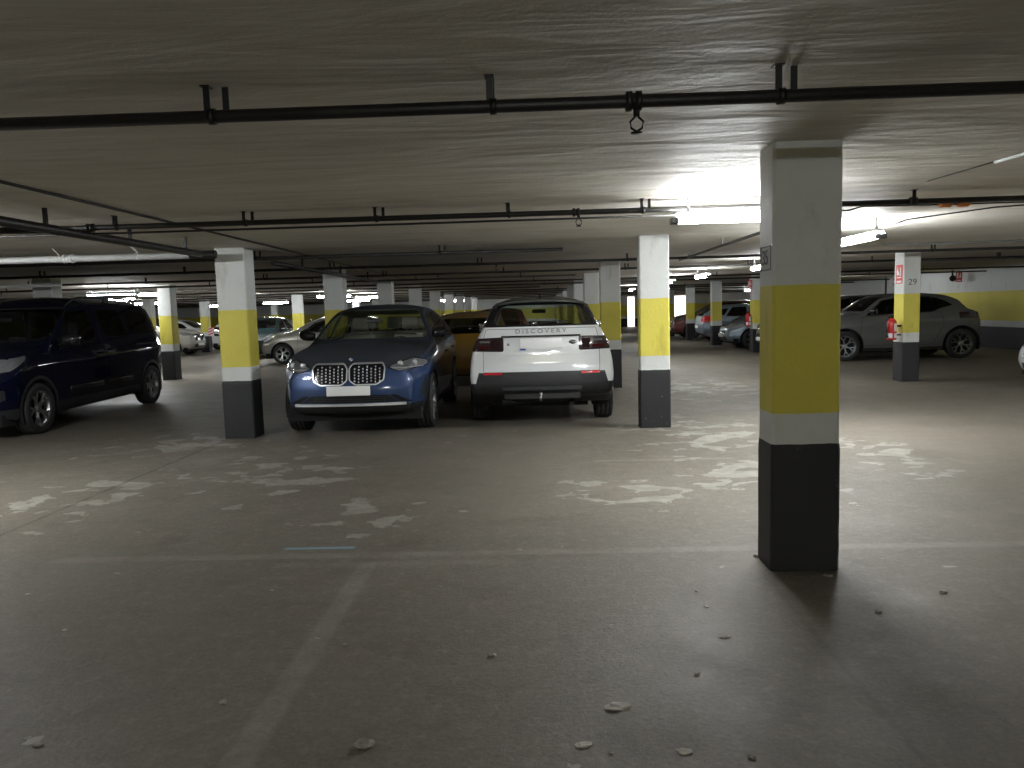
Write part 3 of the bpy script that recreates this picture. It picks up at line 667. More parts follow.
def wheel_meshes(R, wd, style):
    """tyre and rim, axle along x, outer face towards +x"""
    h = wd / 2; ri = R * style.get('rim', .70)
    prof = [(ri - .01, -h * .8), (ri + .008, -h * .92), (R - .045, -h), (R - .012, -h * .93), (R, -h * .74)]
    for g in (-.5, 0.0, .5): prof += [(R, h * g - .010), (R - .008, h * g - .006), (R - .008, h * g + .006), (R, h * g + .010)]
    prof += [(R, h * .74), (R - .012, h * .93), (R - .045, h), (ri + .008, h * .92), (ri - .01, h * .8)]
    ty = MB().lathe(prof, 'x', (0, 0, 0), 40)
    rb = MB(); rb.lathe([(ri - .012, -h * .8), (ri - .02, h * .1), (ri - .015, h * .75), (ri + .004, h * .90), (ri + .010, h * .86)], 'x', (0, 0, 0), 40)
    bk = MB(); bk.lathe([(ri - .02, h * .12), (ri * .62, h * .10), (ri * .60, h * .2), (.03, h * .2), (0, h * .2)], 'x', (0, 0, 0), 32)
    ns = style.get('n', 5); tw = style.get('w', .055); fork = style.get('fork', 0)
    sp = MB()
    def spoke(a, a2, w0, w1, r0, r1, x0, x1):
        c0, s0, c1, s1 = math.cos(a), math.sin(a), math.cos(a2), math.sin(a2); t0, t1 = (-s0, c0), (-s1, c1); vs = []
        for (r, c, s_, t, w, x) in ((r0, c0, s0, t0, w0, x0), (r1, c1, s1, t1, w1, x1)):
            for (sg, dx, k) in ((-1, -.03, 1), (1, -.03, 1), (1, 0, .75), (-1, 0, .75)): vs.append((x + dx, r * c + t[0] * w * sg * k / 2, r * s_ + t[1] * w * sg * k / 2))
        sp.add(vs, [(0, 1, 2, 3), (7, 6, 5, 4), (0, 4, 5, 1), (1, 5, 6, 2), (2, 6, 7, 3), (3, 7, 4, 0)])
    for k in range(ns):
        a = 2 * PI * k / ns + .3
        if fork == 2:
            spoke(a, a, tw, tw * .8, .04, ri * .55, h * .62, h * .72)
            for sg in (-1, 1): spoke(a, a + sg * .26, tw * .7, tw * .6, ri * .5, ri * .99, h * .72, h * .84)
        elif fork == 1:
            for sg in (-1, 1): spoke(a + sg * .12, a + sg * .2, tw * .55, tw * .6, .05, ri * .99, h * .62, h * .84)
        else: spoke(a, a, tw, tw * 1.25, .04, ri * .99, h * .6, h * .84)
    sp.lathe([(0, h * .72), (.035, h * .72), (.055, h * .66), (.065, h * .5)], 'x', (0, 0, 0), 20)
    return ty, rb, bk, sp

def make_car(name, label, cat, sp, loc, rz, group=None):
    root = empty(name, loc, rz); tag(root, label, cat, group)
    sh = Shell(sp); L = sp['L']; hw = sp['W'] / 2; P = sp['paint']; hero = sp.get('hero', False)
    R = sp['R']; ya, yb = sp['axles']; Ra = sp.get('Ra', R + .055); tr = sp.get('wheelw', .225)
    gap = sh.region('shut_line', 'gap')
    fs = lambda a, b: sum(1 for _ in ())
    # wheel arches
    rc = sh.region('arch_cladding', sp.get('clad', 'plastic_black'), .004)
    for yc in (ya, yb):
        wl = lambda c, n, yc=yc: abs(c.x) > sh.plan(yc) - .32
        circ = lambda r: [(yc + r * math.cos(2 * PI * i / 28), R + r * math.sin(2 * PI * i / 28)) for i in range(28)]
        if sp.get('clad_w'): sh.cut(circ(Ra + sp['clad_w']), 'x', lambda c, n, yc=yc: abs(c.x) > sh.plan(yc) - .30 and c.z < R + Ra + .1 and abs(n.x) > .2, rc)
        sh.cut(circ(Ra), 'x', wl, delete=True)
    # sill cladding / lower bumper bands
    for (z1, m) in sp.get('bands', ()):
        r = sh.region('lower_trim', m, .003); sh.cut([(-1, -.5), (L + 1, -.5), (L + 1, z1), (-1, z1)], 'x', lambda c, n: n.z > -.5 and c.z < z1 + .2, r)
    # regions from the spec
    doors = {}
    for it in sp.get('cuts', ()):
        nm, ax, poly, sel, m = it[:5]; o = it[5] if len(it) > 5 else {}
        rr0 = o.get('r', .03); polys = [poly] + ([mirror(poly)] if o.get('mir') and ax in ('y', 'z') else [])
        def outline(p, d):      # outline set in by d, corners rounded afterwards
            q = inset(p, d) if d else convex_ccw(p); return rounded(q, max(.004, rr0 - d)) if rr0 else q
        reg = sh.region(nm, m, o.get('off', 0), o.get('parent'), o.get('label'))
        for pl in polys:
            S_ = sel
            if o.get('gap'):
                sh.cut(outline(pl, 0), ax, S_, gap)
            if o.get('rim'):
                rr = sh.region(o.get('rimname', 'surround'), o['rimmat'], o.get('rimoff', .006)); sh.cut(outline(pl, 0), ax, S_, rr)
            sh.cut(outline(pl, o.get('gap', 0) + o.get('rim', 0)), ax, S_, reg)
    bm = sh.bm; bm.normal_update(); bm.faces.index_update()
    # vertex normals of the whole skin, shared by the split parts
    by = {}
    for f in bm.faces: by.setdefault(f[sh.reg], []).append(f)
    def islands(faces):
        S_ = set(faces); out = []
        while S_:
            st = [S_.pop()]; isl = [st[0]]
            while st:
                f = st.pop()
                for e in f.edges:
                    for g in e.link_faces:
                        if g in S_: S_.remove(g); st.append(g); isl.append(g)
            out.append(isl)
        return out
    made = []
    def emit(nm, faces, mats, off=0.0, parent=root, flip=False, midx=None):
        vm = {}; vs = []; ns = []; fl = []; mi = []
        for f in faces:
            ids = []
            for v in f.verts:
                if v not in vm: vm[v] = len(vs); vs.append(v.co + v.normal * off); ns.append(-v.normal if flip else v.normal.copy())
                ids.append(vm[v])
            fl.append(ids[::-1] if flip else ids); mi.append(midx(f) if midx else 0)
        me = bpy.data.meshes.new(nm); me.from_pydata(vs, [], fl)
        for m in mats: me.materials.append(MATS[m])
        for p, k in zip(me.polygons, mi): p.use_smooth = True; p.material_index = k
        me.update(); me.normals_split_custom_set_from_vertices(ns)
        return new_obj(nm, me, parent)
    body_faces = by.get(0, []) + by.get(gap, [])
    body = emit('body', body_faces, [P, 'gap'], midx=lambda f: 1 if f[sh.reg] == gap else 0)
    cen = lambda fs_: sum((f.calc_center_median() * f.calc_area() for f in fs_), Vector()) / max(1e-9, sum(f.calc_area() for f in fs_))
    order = sorted((k for k in by if k not in (0, gap)), key=lambda k: 0 if not sh.regs[k]['parent'] else 1)
    for k in order:
        rg = sh.regs[k]
        for isl in islands(by[k]):
            if sum(f.calc_area() for f in isl) < .0004: continue
            c = cen(isl); par = root
            if rg['parent']:
                cd = [(abs(c.y - c2.y) + abs(c.z - c2.z) * .3, o2) for (n2, c2, o2) in made if n2 == rg['parent'] and c2.x * c.x >= -1e-3]
                if cd: par = min(cd, key=lambda q: q[0])[1]
            o = emit(rg['name'], isl, [rg['mat']], rg['off'], par)
            if rg['label']: o['label'] = rg['label']
            made.append((rg['name'], c, o))
    # interior lining just inside the painted upper skin
    if sp.get('lining', True):
        zl = sp.get('liningz', .62)
        sel = [f for f in bm.faces if f.calc_center_median().z > zl and not sh.regs[f[sh.reg]] or (f.calc_center_median().z > zl and sh.regs[f[sh.reg]] and sh.regs[f[sh.reg]]['name'] in ('shut_line', 'door', 'roof', 'tailgate', 'window_trim', 'bonnet'))]
        emit('interior_lining', sel, [sp.get('liningm', 'lining_dark')], -.02, root, True)
    bm_keep = sh
    # wheel wells
    for yc in (ya, yb):
        for s in (-1, 1):
            w_ = sh.plan(yc); b = MB(); a0, a1 = -.35, PI + .35
            b.lathe([(Ra + .002, s * (w_ - .035)), (Ra + .002, s * (w_ - .31)), (0.01, s * (w_ - .31))], 'x', (0, yc, R), 24, 0, a0, a1); b.build('wheel_arch_liner', 'well', root, fix=False)
    # wheels
    if 'wheel_key' not in sp: sp['wheel_key'] = None
    ty, rb, bk, spk = wheel_meshes(R, tr, sp['wheel'])
    proto = None
    for yc in (ya, yb):
        for s in (1, -1):
            x = s * (sh.plan(yc) - tr / 2 - sp.get('wheel_in', .012))
            if proto is None:
                w_ = ty.build('wheel', 'rubber', root, fix=True); rm = rb.build('rim', sp['wheel'].get('mat', 'rim_silver'), w_)
                b_ = bk.build('brake_disc', 'well', w_); s_ = spk.build('spokes', sp['wheel'].get('mat', 'rim_silver'), w_); proto = (w_, rm, b_, s_)
            else:
                w_ = proto[0].copy(); COL.objects.link(w_); w_.parent = root
                for q in proto[1:]: c = q.copy(); COL.objects.link(c); c.parent = w_
            w_.location = (x, yc, R)
            ang = sp.get('steer', 0) if yc == ya else 0
            w_.rotation_euler = (.4 * s, 0, (0 if s > 0 else PI) + ang)
    MB().box((-hw + .12, .25, sp['R'] * .55), (hw - .12, ya - Ra - .02, .34)).box((-hw + .36, ya - Ra, sp['R'] * .6), (hw - .36, yb + Ra, .36)).build('underbody', 'well', root)
    # mirrors
    if sp.get('mirror'):
        my, mz = sp['mirror']; mm = sp.get('mirrorm', P); sc = sp.get('mirror_s', 1.0)
        for s in (-1, 1):
            h, _ = sh.side(my, mz, s); b = MB(); x0 = abs(h.x) - (.15 - sp.get('mirror_x', .15)); mz_ = mz; mz = mz + sp.get('mirror_z', 0)
            bm2 = bmesh.new(); bmesh.ops.create_uvsphere(bm2, u_segments=18, v_segments=12, radius=1)
            vs = []
            for v in bm2.verts:
                x, y, z = v.co; y2 = y * .085 if y < 0 else y * .045
                e = lambda a, p: math.copysign(abs(a) ** p, a)
                vs.append((s * (x0 + .15 + e(x, .8) * .115 * sc), my + y2, mz + .02 + e(z, .75) * .075 * sc + .012 * x))
            b.add(vs, [[v.index for v in f.verts] for f in bm2.faces], 0, True); bm2.free()
            mo = b.build('door_mirror', mm, root)
            MB().rbox((min(s * (x0 - .03), s * (x0 + .08)), my - .03, mz - .055), (max(s * (x0 - .03), s * (x0 + .08)), my + .02, mz - .025), .01).build('mirror_arm', 'plastic_black', mo)
            MB().rbox((s * (x0 + .15) - .09 * sc, my + .034, mz - .045), (s * (x0 + .15) + .09 * sc, my + .046, mz + .08), .005).build('mirror_glass', 'chrome', mo); mz = mz_
    # door handles
    for (y, z) in sp.get('handles', ()):
        for s in (-1, 1):
            h, _ = sh.side(y, z, s); x = abs(h.x); b = MB()
            b.tube([(s * (x - .01), y - .10, z), (s * (x + .03), y - .08, z), (s * (x + .036), y, z), (s * (x + .03), y + .08, z), (s * (x - .01), y + .10, z)], [.008, .013, .014, .013, .008], 8); b.build('door_handle', sp.get('handlem', P), root)
    # number plates
    for (end, z, wpl, hpl) in sp.get('plates', ()):
        x = sp.get('plate_x', 0); h, n = sh.front(x, z) if end == 'f' else sh.rear(x, z); e = -1 if end == 'f' else 1
        t_ = MB().rbox((x - wpl / 2, h.y + min(0, e * .03), z - hpl / 2), (x + wpl / 2, h.y + max(0, e * .03), z + hpl / 2), .006)
        po = t_.build('number_plate', 'plate_white', root)
        if end == 'r' and hero:
            MB().box((x - wpl / 2, h.y + .031, z - hpl / 2 - .03), (x + wpl / 2, h.y + .033, z - hpl / 2)).build('plate_lower_strip', 'sign_white', po)
            MB().box((x + wpl / 2 - .07, h.y + .032, z - hpl / 2 - .024), (x + wpl / 2, h.y + .036, z - hpl / 2 - .002)).build('plate_blue_end', 'eu_blue', po)
    # interior
    if sp.get('seats'):
        cm = sp.get('seatm', 'cloth_dark'); zf = sp.get('seatz', .32)
        for (yy, xs) in sp['seats']:
            for x in xs:
                st = MB().rbox((x - .25, yy - .5, zf), (x + .25, yy + .05, zf + .22), .06).build('seat', cm, root)
                M = Matrix.Translation((x, yy, zf + .15)) @ Matrix.Rotation(-.28, 4, 'X')
                MB().rbox((-.24, -.02, 0), (.24, .12, .62), .06, M=M).build('backrest', cm, st)
                hb = MB().rbox((-.13, .0, .67), (.13, .10, .86), .045, M=M); hb.tube([M @ Vector((-.05, .05, .55)), M @ Vector((-.05, .05, .7))], .008, 6); hb.tube([M @ Vector((.05, .05, .55)), M @ Vector((.05, .05, .7))], .008, 6)
                hb.build('headrest', cm, st)
        yd = sp['dash']
        MB().rbox((-hw + .16, yd - .15, .55), (hw - .16, yd + .40, sp['dashz']), .08).build('dashboard', 'cloth_dark', root)
        s = MB(); c = Vector((sp.get('wheel_x', .36), yd + .50, sp['dashz'] - .02)); M = Matrix.Rotation(-1.15, 4, 'X')
        ringp = [c + (M @ Vector((.18 * math.cos(2 * PI * i / 20), .18 * math.sin(2 * PI * i / 20), 0))) for i in range(21)]; s.tube(ringp, .014, 6, caps=False)
        s.tube([c + M @ Vector((-.17, 0, 0)), c, c + M @ Vector((.17, 0, 0))], [.012, .04, .012], 6); s.build('steering_wheel', 'plastic_black', root)
        MB().rbox((-.11, yd + .42, sp['mirz'] - .03), (.11, yd + .44, sp['mirz'] + .03), .01).build('rear_view_mirror', 'plastic_black', root)
    return root, sh

def arc_lamp(sh, x, z, r, end, mt, root, name='headlamp_lens'):
    h, n = (sh.front if end == 'f' else sh.rear)(x, z); e = -1 if end == 'f' else 1
    return MB().lathe([(0, e * .012), (r * .7, e * .010), (r, 0), (r, -e * .02)], 'y', (x, h.y, z), 18).build(name, mt, root)
exec_order = None
# ---- blue coupe SUV facing the camera
SX4 = dict(hero=True, L=4.75, W=1.90, R=.36, axles=(.86, 3.72), paint='paint_blue', n=90, crown=.07, roofp=2.8,
    bot=[(0, .30), (.3, .24), (.7, .21), (4.3, .22), (4.75, .34)],
    belt=[(0, .80), (.3, .90), (1.0, .985), (1.6, 1.03), (2.6, 1.07), (3.6, 1.11), (4.3, 1.12), (4.75, 1.02)],
    top=[(0, .90), (.12, .955), (.5, 1.03), (1.0, 1.10), (1.32, 1.145), (1.45, 1.19), (1.75, 1.38), (2.08, 1.555), (2.4, 1.625), (2.75, 1.64), (3.2, 1.615), (3.7, 1.52), (4.2, 1.34), (4.55, 1.20), (4.75, 1.13)],
    plan=[(0, .78), (.18, .86), (.45, .925), (.9, .95), (3.9, .95), (4.4, .92), (4.75, .82)],
    tum=[(0, .3), (1.3, .55), (2.0, .52), (4.0, .50), (4.75, .4)],
    nose=[(.2, .10), (.42, .02), (.58, .0), (.72, .02), (.90, .07), (1.0, .12)], tail=[(.3, .12), (.6, 0), (1.0, .05), (1.3, .1)], pf=.20, pr=.14, rnd=.06,
    wheel=dict(n=5, w=.06, fork=1, mat='rim_silver', rim=.72), clad_w=.045, clad='plastic_black', bands=((.34, 'plastic_black'),), shoulder=.05, crease=.014,
    mirror=(1.66, 1.14), mirror_x=.10, mirror_z=.06, mirrorm='gloss_black', handles=((2.35, .93), (3.2, .95)), plates=(('f', .585, .525, .115), ('r', .75, .52, .11)),
    seats=((2.35, (-.38, .38)), (3.2, (-.42, .0, .42))), seatm='cloth_light', liningm='lining_light', liningz=1.1, seatz=.48, dash=1.35, dashz=1.02, mirz=1.40)
BELT = lambda z: (lambda c, n: abs(n.x) > .35 and c.z > z)
WS = lambda y, z: (lambda c, n: n.y < -.15 and c.y > y and c.z > z and n.z > .2)
SX4['cuts'] = [
    ('door', 'x', [(1.50, .36), (2.52, .36), (2.52, 1.10), (1.56, 1.03)], SIDE, 'paint_blue', dict(gap=.007, r=.06)),
    ('door', 'x', [(2.535, .36), (3.22, .36), (3.50, .80), (3.46, 1.14), (2.535, 1.10)], SIDE, 'paint_blue', dict(gap=.007, r=.05)),
    ('window_trim', 'x', [(1.62, 1.055), (2.10, 1.45), (2.50, 1.53), (2.56, 1.53), (2.56, 1.085)], BELT(1.0), 'gloss_black', dict(r=.02)),
    ('window_trim', 'x', [(2.56, 1.085), (2.56, 1.53), (3.10, 1.50), (3.85, 1.30), (4.05, 1.19), (3.9, 1.12)], BELT(1.0), 'gloss_black', dict(r=.02)),
    ('side_window', 'x', [(1.76, 1.085), (2.13, 1.42), (2.50, 1.50), (2.50, 1.10)], BELT(1.0), 'glass_tint', dict(r=.03, parent='door')),
    ('side_window', 'x', [(2.60, 1.105), (2.60, 1.50), (3.06, 1.475), (3.44, 1.36), (3.44, 1.13)], BELT(1.0), 'glass_tint', dict(r=.03, parent='door')),
    ('quarter_window', 'x', [(3.50, 1.14), (3.50, 1.35), (3.80, 1.26), (3.92, 1.16)], BELT(1.0), 'glass_dark', dict(r=.02)),
    ('windscreen', 'y', [(-.79, 1.165), (.79, 1.165), (.575, 1.565), (-.575, 1.565)], WS(1.2, 1.1), 'glass_clear', dict(r=.07)),
    ('rear_window', 'y', [(-.62, 1.22), (.62, 1.22), (.50, 1.50), (-.50, 1.50)], lambda c, n: n.y > .1 and c.y > 3.4 and c.z > 1.15 and n.z > .3, 'glass_tint', dict(r=.06)),
    ('headlight', 'y', [(.46, .85), (.60, .795), (.905, .845), (.90, .915), (.74, .958), (.52, .89)], lambda c, n: n.y < -.05 and c.y < .8, 'lamp_clear', dict(mir=True, r=.03, rim=.010, rimmat='gloss_black', rimname='headlight_surround', rimoff=.002)),
    ('grille', 'y', [(.008, .70), (.085, .645), (.34, .645), (.43, .70), (.445, .85), (.405, .898), (.05, .898), (.004, .85)], FRONT, 'gloss_black', dict(mir=True, r=.03, rim=.017, rimmat='chrome_bright', rimname='grille_surround', rimoff=.022, off=.0)),
    ('lower_bumper', 'y', [(-1.0, .405), (1.0, .405), (1.0, .15), (-1.0, .15)], lambda c, n: n.y < -.02 and c.y < .6, 'plastic_black', dict(r=0)),
    ('lower_intake', 'y', [(-.60, .435), (.60, .435), (.46, .525), (-.46, .525)], FRONT, 'plastic_black', dict(r=.02, off=-.01)),
    ('intake_wing', 'y', [(.62, .430), (.755, .430), (.56, .525), (.49, .525)], FRONT, 'gloss_black', dict(mir=True, r=.015)),
    ('air_curtain', 'y', [(.80, .44), (.87, .50), (.90, .72), (.885, .74), (.84, .62)], lambda c, n: n.y < -.03 and c.y < .6, 'plastic_black', dict(mir=True, r=.015)),
    ('tail_light', 'y', [(.42, .98), (.90, 1.0), (.90, 1.08), (.45, 1.04)], REAR, 'tail_red', dict(mir=True)),
]
bx, bsh = make_car('suv_car', 'dark blue coupe shaped SUV parked facing the camera with twin chrome rimmed grilles', 'car', SX4, (-2.262, 9.13, 0), 0.010)
# grille studs
for s in (-1, 1):
    for i in range(7):
        for j in range(6):
            x = s * (.075 + .050 * i); z = .688 + .036 * j + (.0 if i % 2 else .012)
            if z > .872 or abs(x) > .385: continue
            h, n = bsh.front(x, z); MB().rbox((x - .008, h.y - .014, z - .011), (x + .008, h.y + .004, z + .011), .004, seg=1).build('grille_stud', 'chrome_satin', bx)
# slim centre bridge, lower skid bar, intake slats, badge, lamps
def surf_bar(sh, x0, x1, z0, z1, d, end='f', n=14):
    b = MB(); vs = []; e = -1 if end == 'f' else 1
    for i in range(n + 1):
        x = x0 + (x1 - x0) * i / n; h0 = (sh.front if end == 'f' else sh.rear)(x, z0)[0]; h1 = (sh.front if end == 'f' else sh.rear)(x, z1)[0]
        y0, y1 = h0.y, h1.y; m_ = min(y0, y1) if e < 0 else max(y0, y1)
        vs += [(x, y0 - e * .01, z0), (x, m_ + e * d, z0 + (z1 - z0) * .15), (x, m_ + e * d, z0 + (z1 - z0) * .85), (x, y1 - e * .01, z1)]
    fs = []
    for i in range(n):
        for k in range(4): fs.append((i * 4 + k, i * 4 + (k + 1) % 4, i * 4 + 4 + (k + 1) % 4, i * 4 + 4 + k))
    fs += [(0, 1, 2, 3), (n * 4 + 3, n * 4 + 2, n * 4 + 1, n * 4)]
    return b.add(vs, fs, 0, False)
surf_bar(bsh, -.68, .68, .392, .432, .030).build('skid_bar', 'chrome_satin', bx)
for z in (.452, .476, .500): surf_bar(bsh, -.44, .44, z, z + .008, .006).build('intake_slat', 'plastic_dark', bx)
h, n = bsh.front(0, .925); hy = h.y
rb = MB().lathe([(0, .006), (.032, .006), (.040, .004), (.041, -.004)], 'z', (0, 0, 0), 24)
ro = rb.build('roundel_badge', 'gloss_black', bx, (0, hy + .02, .945)); ro.rotation_euler = (PI / 2 - .85, 0, 0)
for a in (0, PI):
    q = MB().lathe([(0, .0075), (.027, .0075)], 'z', (0, 0, 0), 8, 0, a, a + PI / 2, False).build('badge_quarter', 'roundel_blue', ro, fix=False)
for a in (PI / 2, 3 * PI / 2):
    q = MB().lathe([(0, .0075), (.027, .0075)], 'z', (0, 0, 0), 8, 0, a, a + PI / 2, False).build('badge_quarter', 'sign_white', ro, fix=False)
for s in (-1, 1):
    for x in (.60, .76): arc_lamp(bsh, s * x, .885, .038, 'f', 'lamp_white', bx)
    surf_bar(bsh, s * .52, s * .86, .838, .848, .006, n=10).build('daylight_strip', 'lamp_white', bx)
    # wiper and bonnet crease follow the skin
def skin_line(sh, pts, r, m, name, par, lift=.004):
    out = []
    for (x, y) in pts:
        h, n = sh.hit((x, y, 3), (0, 0, -1)); out.append(h + n * lift)
    return MB().tube(out, r, 6).build(name, m, par)
skin_line(bsh, [(-.62 + .1 * i, 1.50 + .004 * i) for i in range(7)], .008, 'plastic_black', 'wiper', bx, .012)
skin_line(bsh, [(.02 + .1 * i, 1.52 + .004 * i) for i in range(7)], .008, 'plastic_black', 'wiper', bx, .012)
# sticker inside the windscreen top
h, n = bsh.front(.06, 1.44)

# ---- white SUV seen from behind
SDS = dict(hero=True, L=4.6, W=1.94, R=.365, axles=(.87, 3.66), paint='paint_white', n=90, crown=.085, roofp=3.0,
    bot=[(0, .34), (.4, .26), (4.2, .28), (4.6, .40)],
    belt=[(0, .88), (.4, 1.02), (1.1, 1.10), (2.5, 1.15), (3.8, 1.20), (4.6, 1.24)],
    top=[(0, .98), (.15, 1.05), (.6, 1.12), (1.15, 1.17), (1.3, 1.22), (1.65, 1.43), (2.05, 1.61), (2.4, 1.67), (2.9, 1.69), (3.6, 1.675), (4.2, 1.64), (4.6, 1.60)],
    plan=[(0, .80), (.2, .89), (.5, .94), (.9, .97), (3.9, .97), (4.35, .96), (4.6, .945)],
    tum=[(0, .3), (1.3, .5), (2.2, .42), (4.0, .42), (4.6, .44)],
    nose=[(.3, .10), (.5, .02), (.7, 0), (1.0, .08)], tail=[(.30, .10), (.42, .045), (.50, .0), (.70, .0), (.74, .035), (1.0, .05), (1.16, .08), (1.22, .10), (1.30, .13), (1.45, .20), (1.60, .27)], pf=.2, pr=.10, rnd=.055, rl=.5,
    wheel=dict(n=5, w=.055, fork=1, rim=.70), wheelw=.235, clad_w=.03, clad='plastic_black', shoulder=.185, shop=2.6, crease=.003, waist=.0,
    mirror=(1.62, 1.20), mirrorm='gloss_black', handles=((2.3, 1.0), (3.2, 1.02)), plates=(('r', 1.075, .53, .125),), plate_x=-.0, liningm='lining_light', liningz=1.2,
    seats=((2.3, (-.38, .38)), (3.2, (-.42, 0, .42))), dash=1.3, dashz=1.08, mirz=1.47)
SDS['cuts'] = [
    ('door', 'x', [(1.45, .42), (2.48, .42), (2.48, 1.16), (1.50, 1.12)], SIDE, 'paint_white', dict(gap=.006, r=.05)),
    ('door', 'x', [(2.495, .42), (3.15, .42), (3.38, .85), (3.36, 1.19), (2.495, 1.16)], SIDE, 'paint_white', dict(gap=.006, r=.05)),
    ('side_window', 'x', [(1.62, 1.14), (1.98, 1.50), (2.46, 1.56), (2.46, 1.17)], BELT(1.1), 'glass_tint', dict(r=.03, parent='door')),
    ('side_window', 'x', [(2.54, 1.175), (2.54, 1.56), (3.25, 1.56), (3.36, 1.21)], BELT(1.1), 'glass_dark', dict(r=.03, parent='door')),
    ('quarter_window', 'x', [(3.44, 1.23), (3.42, 1.56), (4.08, 1.53), (4.28, 1.27)], BELT(1.1), 'glass_dark', dict(r=.03)),
    ('windscreen', 'y', [(-.78, 1.22), (.78, 1.22), (.62, 1.59), (-.62, 1.59)], WS(1.1, 1.12), 'glass_clear', dict(r=.07)),
    ('roof', 'y', [(-1, 1.585), (1, 1.585), (1, 1.9), (-1, 1.9)], lambda c, n: c.z > 1.4 and c.y > 1.2, 'paint_blackroof', dict(r=0)),
    ('tailgate', 'y', [(-.74, .712), (.74, .712), (.74, 1.10), (.70, 1.26), (-.70, 1.26), (-.74, 1.10)], REAR, 'paint_white', dict(r=.02, gap=.005)),
    ('rear_window_surround', 'y', [(-.80, 1.285), (.80, 1.285), (.655, 1.585), (-.655, 1.585)], lambda c, n: n.y > .08 and c.y > 4.0 and c.z > 1.2, 'gloss_black', dict(r=.02)),
    ('rear_window', 'y', [(-.62, 1.305), (.62, 1.305), (.52, 1.555), (-.52, 1.555)], lambda c, n: n.y > .08 and c.y > 4.0 and c.z > 1.2, 'glass_tint', dict(r=.11)),
    ('tail_light', 'y', [(.475, .975), (.915, .985), (.915, 1.145), (.475, 1.155)], lambda c, n: n.y > .02 and c.y > 4.05, 'tail_smoke', dict(mir=True, r=.03, off=.008, rim=.012, rimmat='gloss_black', rimname='tail_light_surround', rimoff=.004)),
    ('bumper', 'y', [(-.78, .715), (.78, .715), (.83, .56), (.95, .55), (.95, .20), (-.95, .20), (-.95, .55), (-.83, .56)], REAR, 'plastic_black', dict(r=0)),
    ('reflector', 'y', [(.50, .683), (.745, .686), (.72, .712), (.50, .708)], REAR, 'reflector_red', dict(mir=True, r=.008, off=.006)),
]
# the bumper outline is not convex: build it from convex pieces
SDS['cuts'] = [c for c in SDS['cuts'] if c[0] != 'bumper']
i_ref = [k for k, c in enumerate(SDS['cuts']) if c[0] == 'reflector'][0]
SDS['cuts'].insert(i_ref, ('bumper', 'y', [(-.80, .712), (.80, .712), (.84, .575), (-.84, .575)], REAR, 'plastic_dark', dict(r=0)))
SDS['cuts'].insert(i_ref + 1, ('lower_bumper', 'y', [(-1.0, .575), (1.0, .575), (1.0, .2), (-1.0, .2)], lambda c, n: c.y > 4.06 and n.y > .02, 'plastic_black', dict(r=0)))
dx, dsh = make_car('suv_car', 'white SUV with black roof parked with its rear to the camera', 'car', SDS, (0.07, 9.66 + 4.6, 0), PI)
# in car space -x is the right-hand side of the photograph mirrored: rear faces the camera at local +y
RR = Matrix.Rotation(PI, 3, 'Z') @ RX
def rear_text(sh, txt, size, x, z, m, par, name, sx=1.0, sp_=1.0, lift=.004):
    h, n = sh.rear(x, z); e = h + n * lift; tilt = math.atan2(n.z, n.y)
    return text(name, txt, size, e, Matrix.Rotation(PI, 3, 'Z') @ Matrix.Rotation(PI / 2 - tilt, 3, 'X'), m, par, sp_, sx, .002)
rear_text(dsh, 'DISCOVERY', .075, 0.0, 1.222, 'letter_grey', dx, 'model_lettering', 1.25, 1.42)
surf_bar(dsh, -.50, .50, 1.150, 1.178, .03, 'r').build('plate_light_bar', 'gloss_black', dx)
surf_bar(dsh, -.50, .50, .475, .545, .022, 'r').build('skid_plate', 'plastic_dark', dx)
surf_bar(dsh, -.48, .48, .36, .45, .012, 'r').build('lower_valance', 'plastic_black', dx)
h, n = dsh.rear(-.43, 1.075)
MB().lathe([(0, .006), (.042, .006), (.046, -.004)], 'y', (0, 0, 0), 20).build('oval_badge', 'letter_grey', dx, (-.40, h.y + .002, 1.08)).scale = (1.15, 1, .6)
h, n = dsh.rear(.42, 1.06)
MB().rbox((.40, h.y - .002, 1.05), (.43, h.y + .004, 1.08), .002).build('small_badge', 'letter_grey', dx)
for s in (-1, 1):
    for (a, b_, z0, z1, m) in ((.52, .62, 1.00, 1.13, 'tail_smoke'), (.65, .78, 1.085, 1.12, 'lamp_clear'), (.65, .79, 1.01, 1.05, 'tail_red')):
        surf_bar(dsh, s * a, s * b_, z0, z1, .012, 'r', 5).build('tail_lamp_cell', m, dx)
# crease of the tailgate, roof spoiler, wiper, aerial, tow ball
surf_bar(dsh, -.70, .70, .925, .935, .006, 'r').build('tailgate_crease', 'paint_white', dx)
b = MB(); vs = []
for i in range(13):
    x = -.57 + 1.14 * i / 12; u = abs(x) / .57
    yb = 4.36 + .085 * (1 - u ** 3); z = 1.625 - .045 * u ** 2.5
    vs += [(x, 4.15, z - .012), (x, yb, z - .030), (x, yb - .01, z - .003), (x, 4.15, z + .012)]
fsx = []
for i in range(12):
    for k in range(4): fsx.append((i * 4 + k, i * 4 + (k + 1) % 4, i * 4 + 4 + (k + 1) % 4, i * 4 + 4 + k))
b.add(vs, fsx + [(0, 1, 2, 3), (51, 50, 49, 48)], 0, True).build('roof_spoiler', 'paint_blackroof', dx)
h0, n0 = dsh.rear(0, 1.32); h1, n1 = dsh.rear(-.38, 1.345); h2, n2 = dsh.rear(0.02, 1.315)
MB().tube([h0 + n0 * .02, (h0 + h1) / 2 + n1 * .03, h1 + n1 * .012], [.016, .010, .006], 8).build('rear_wiper', 'plastic_black', dx)
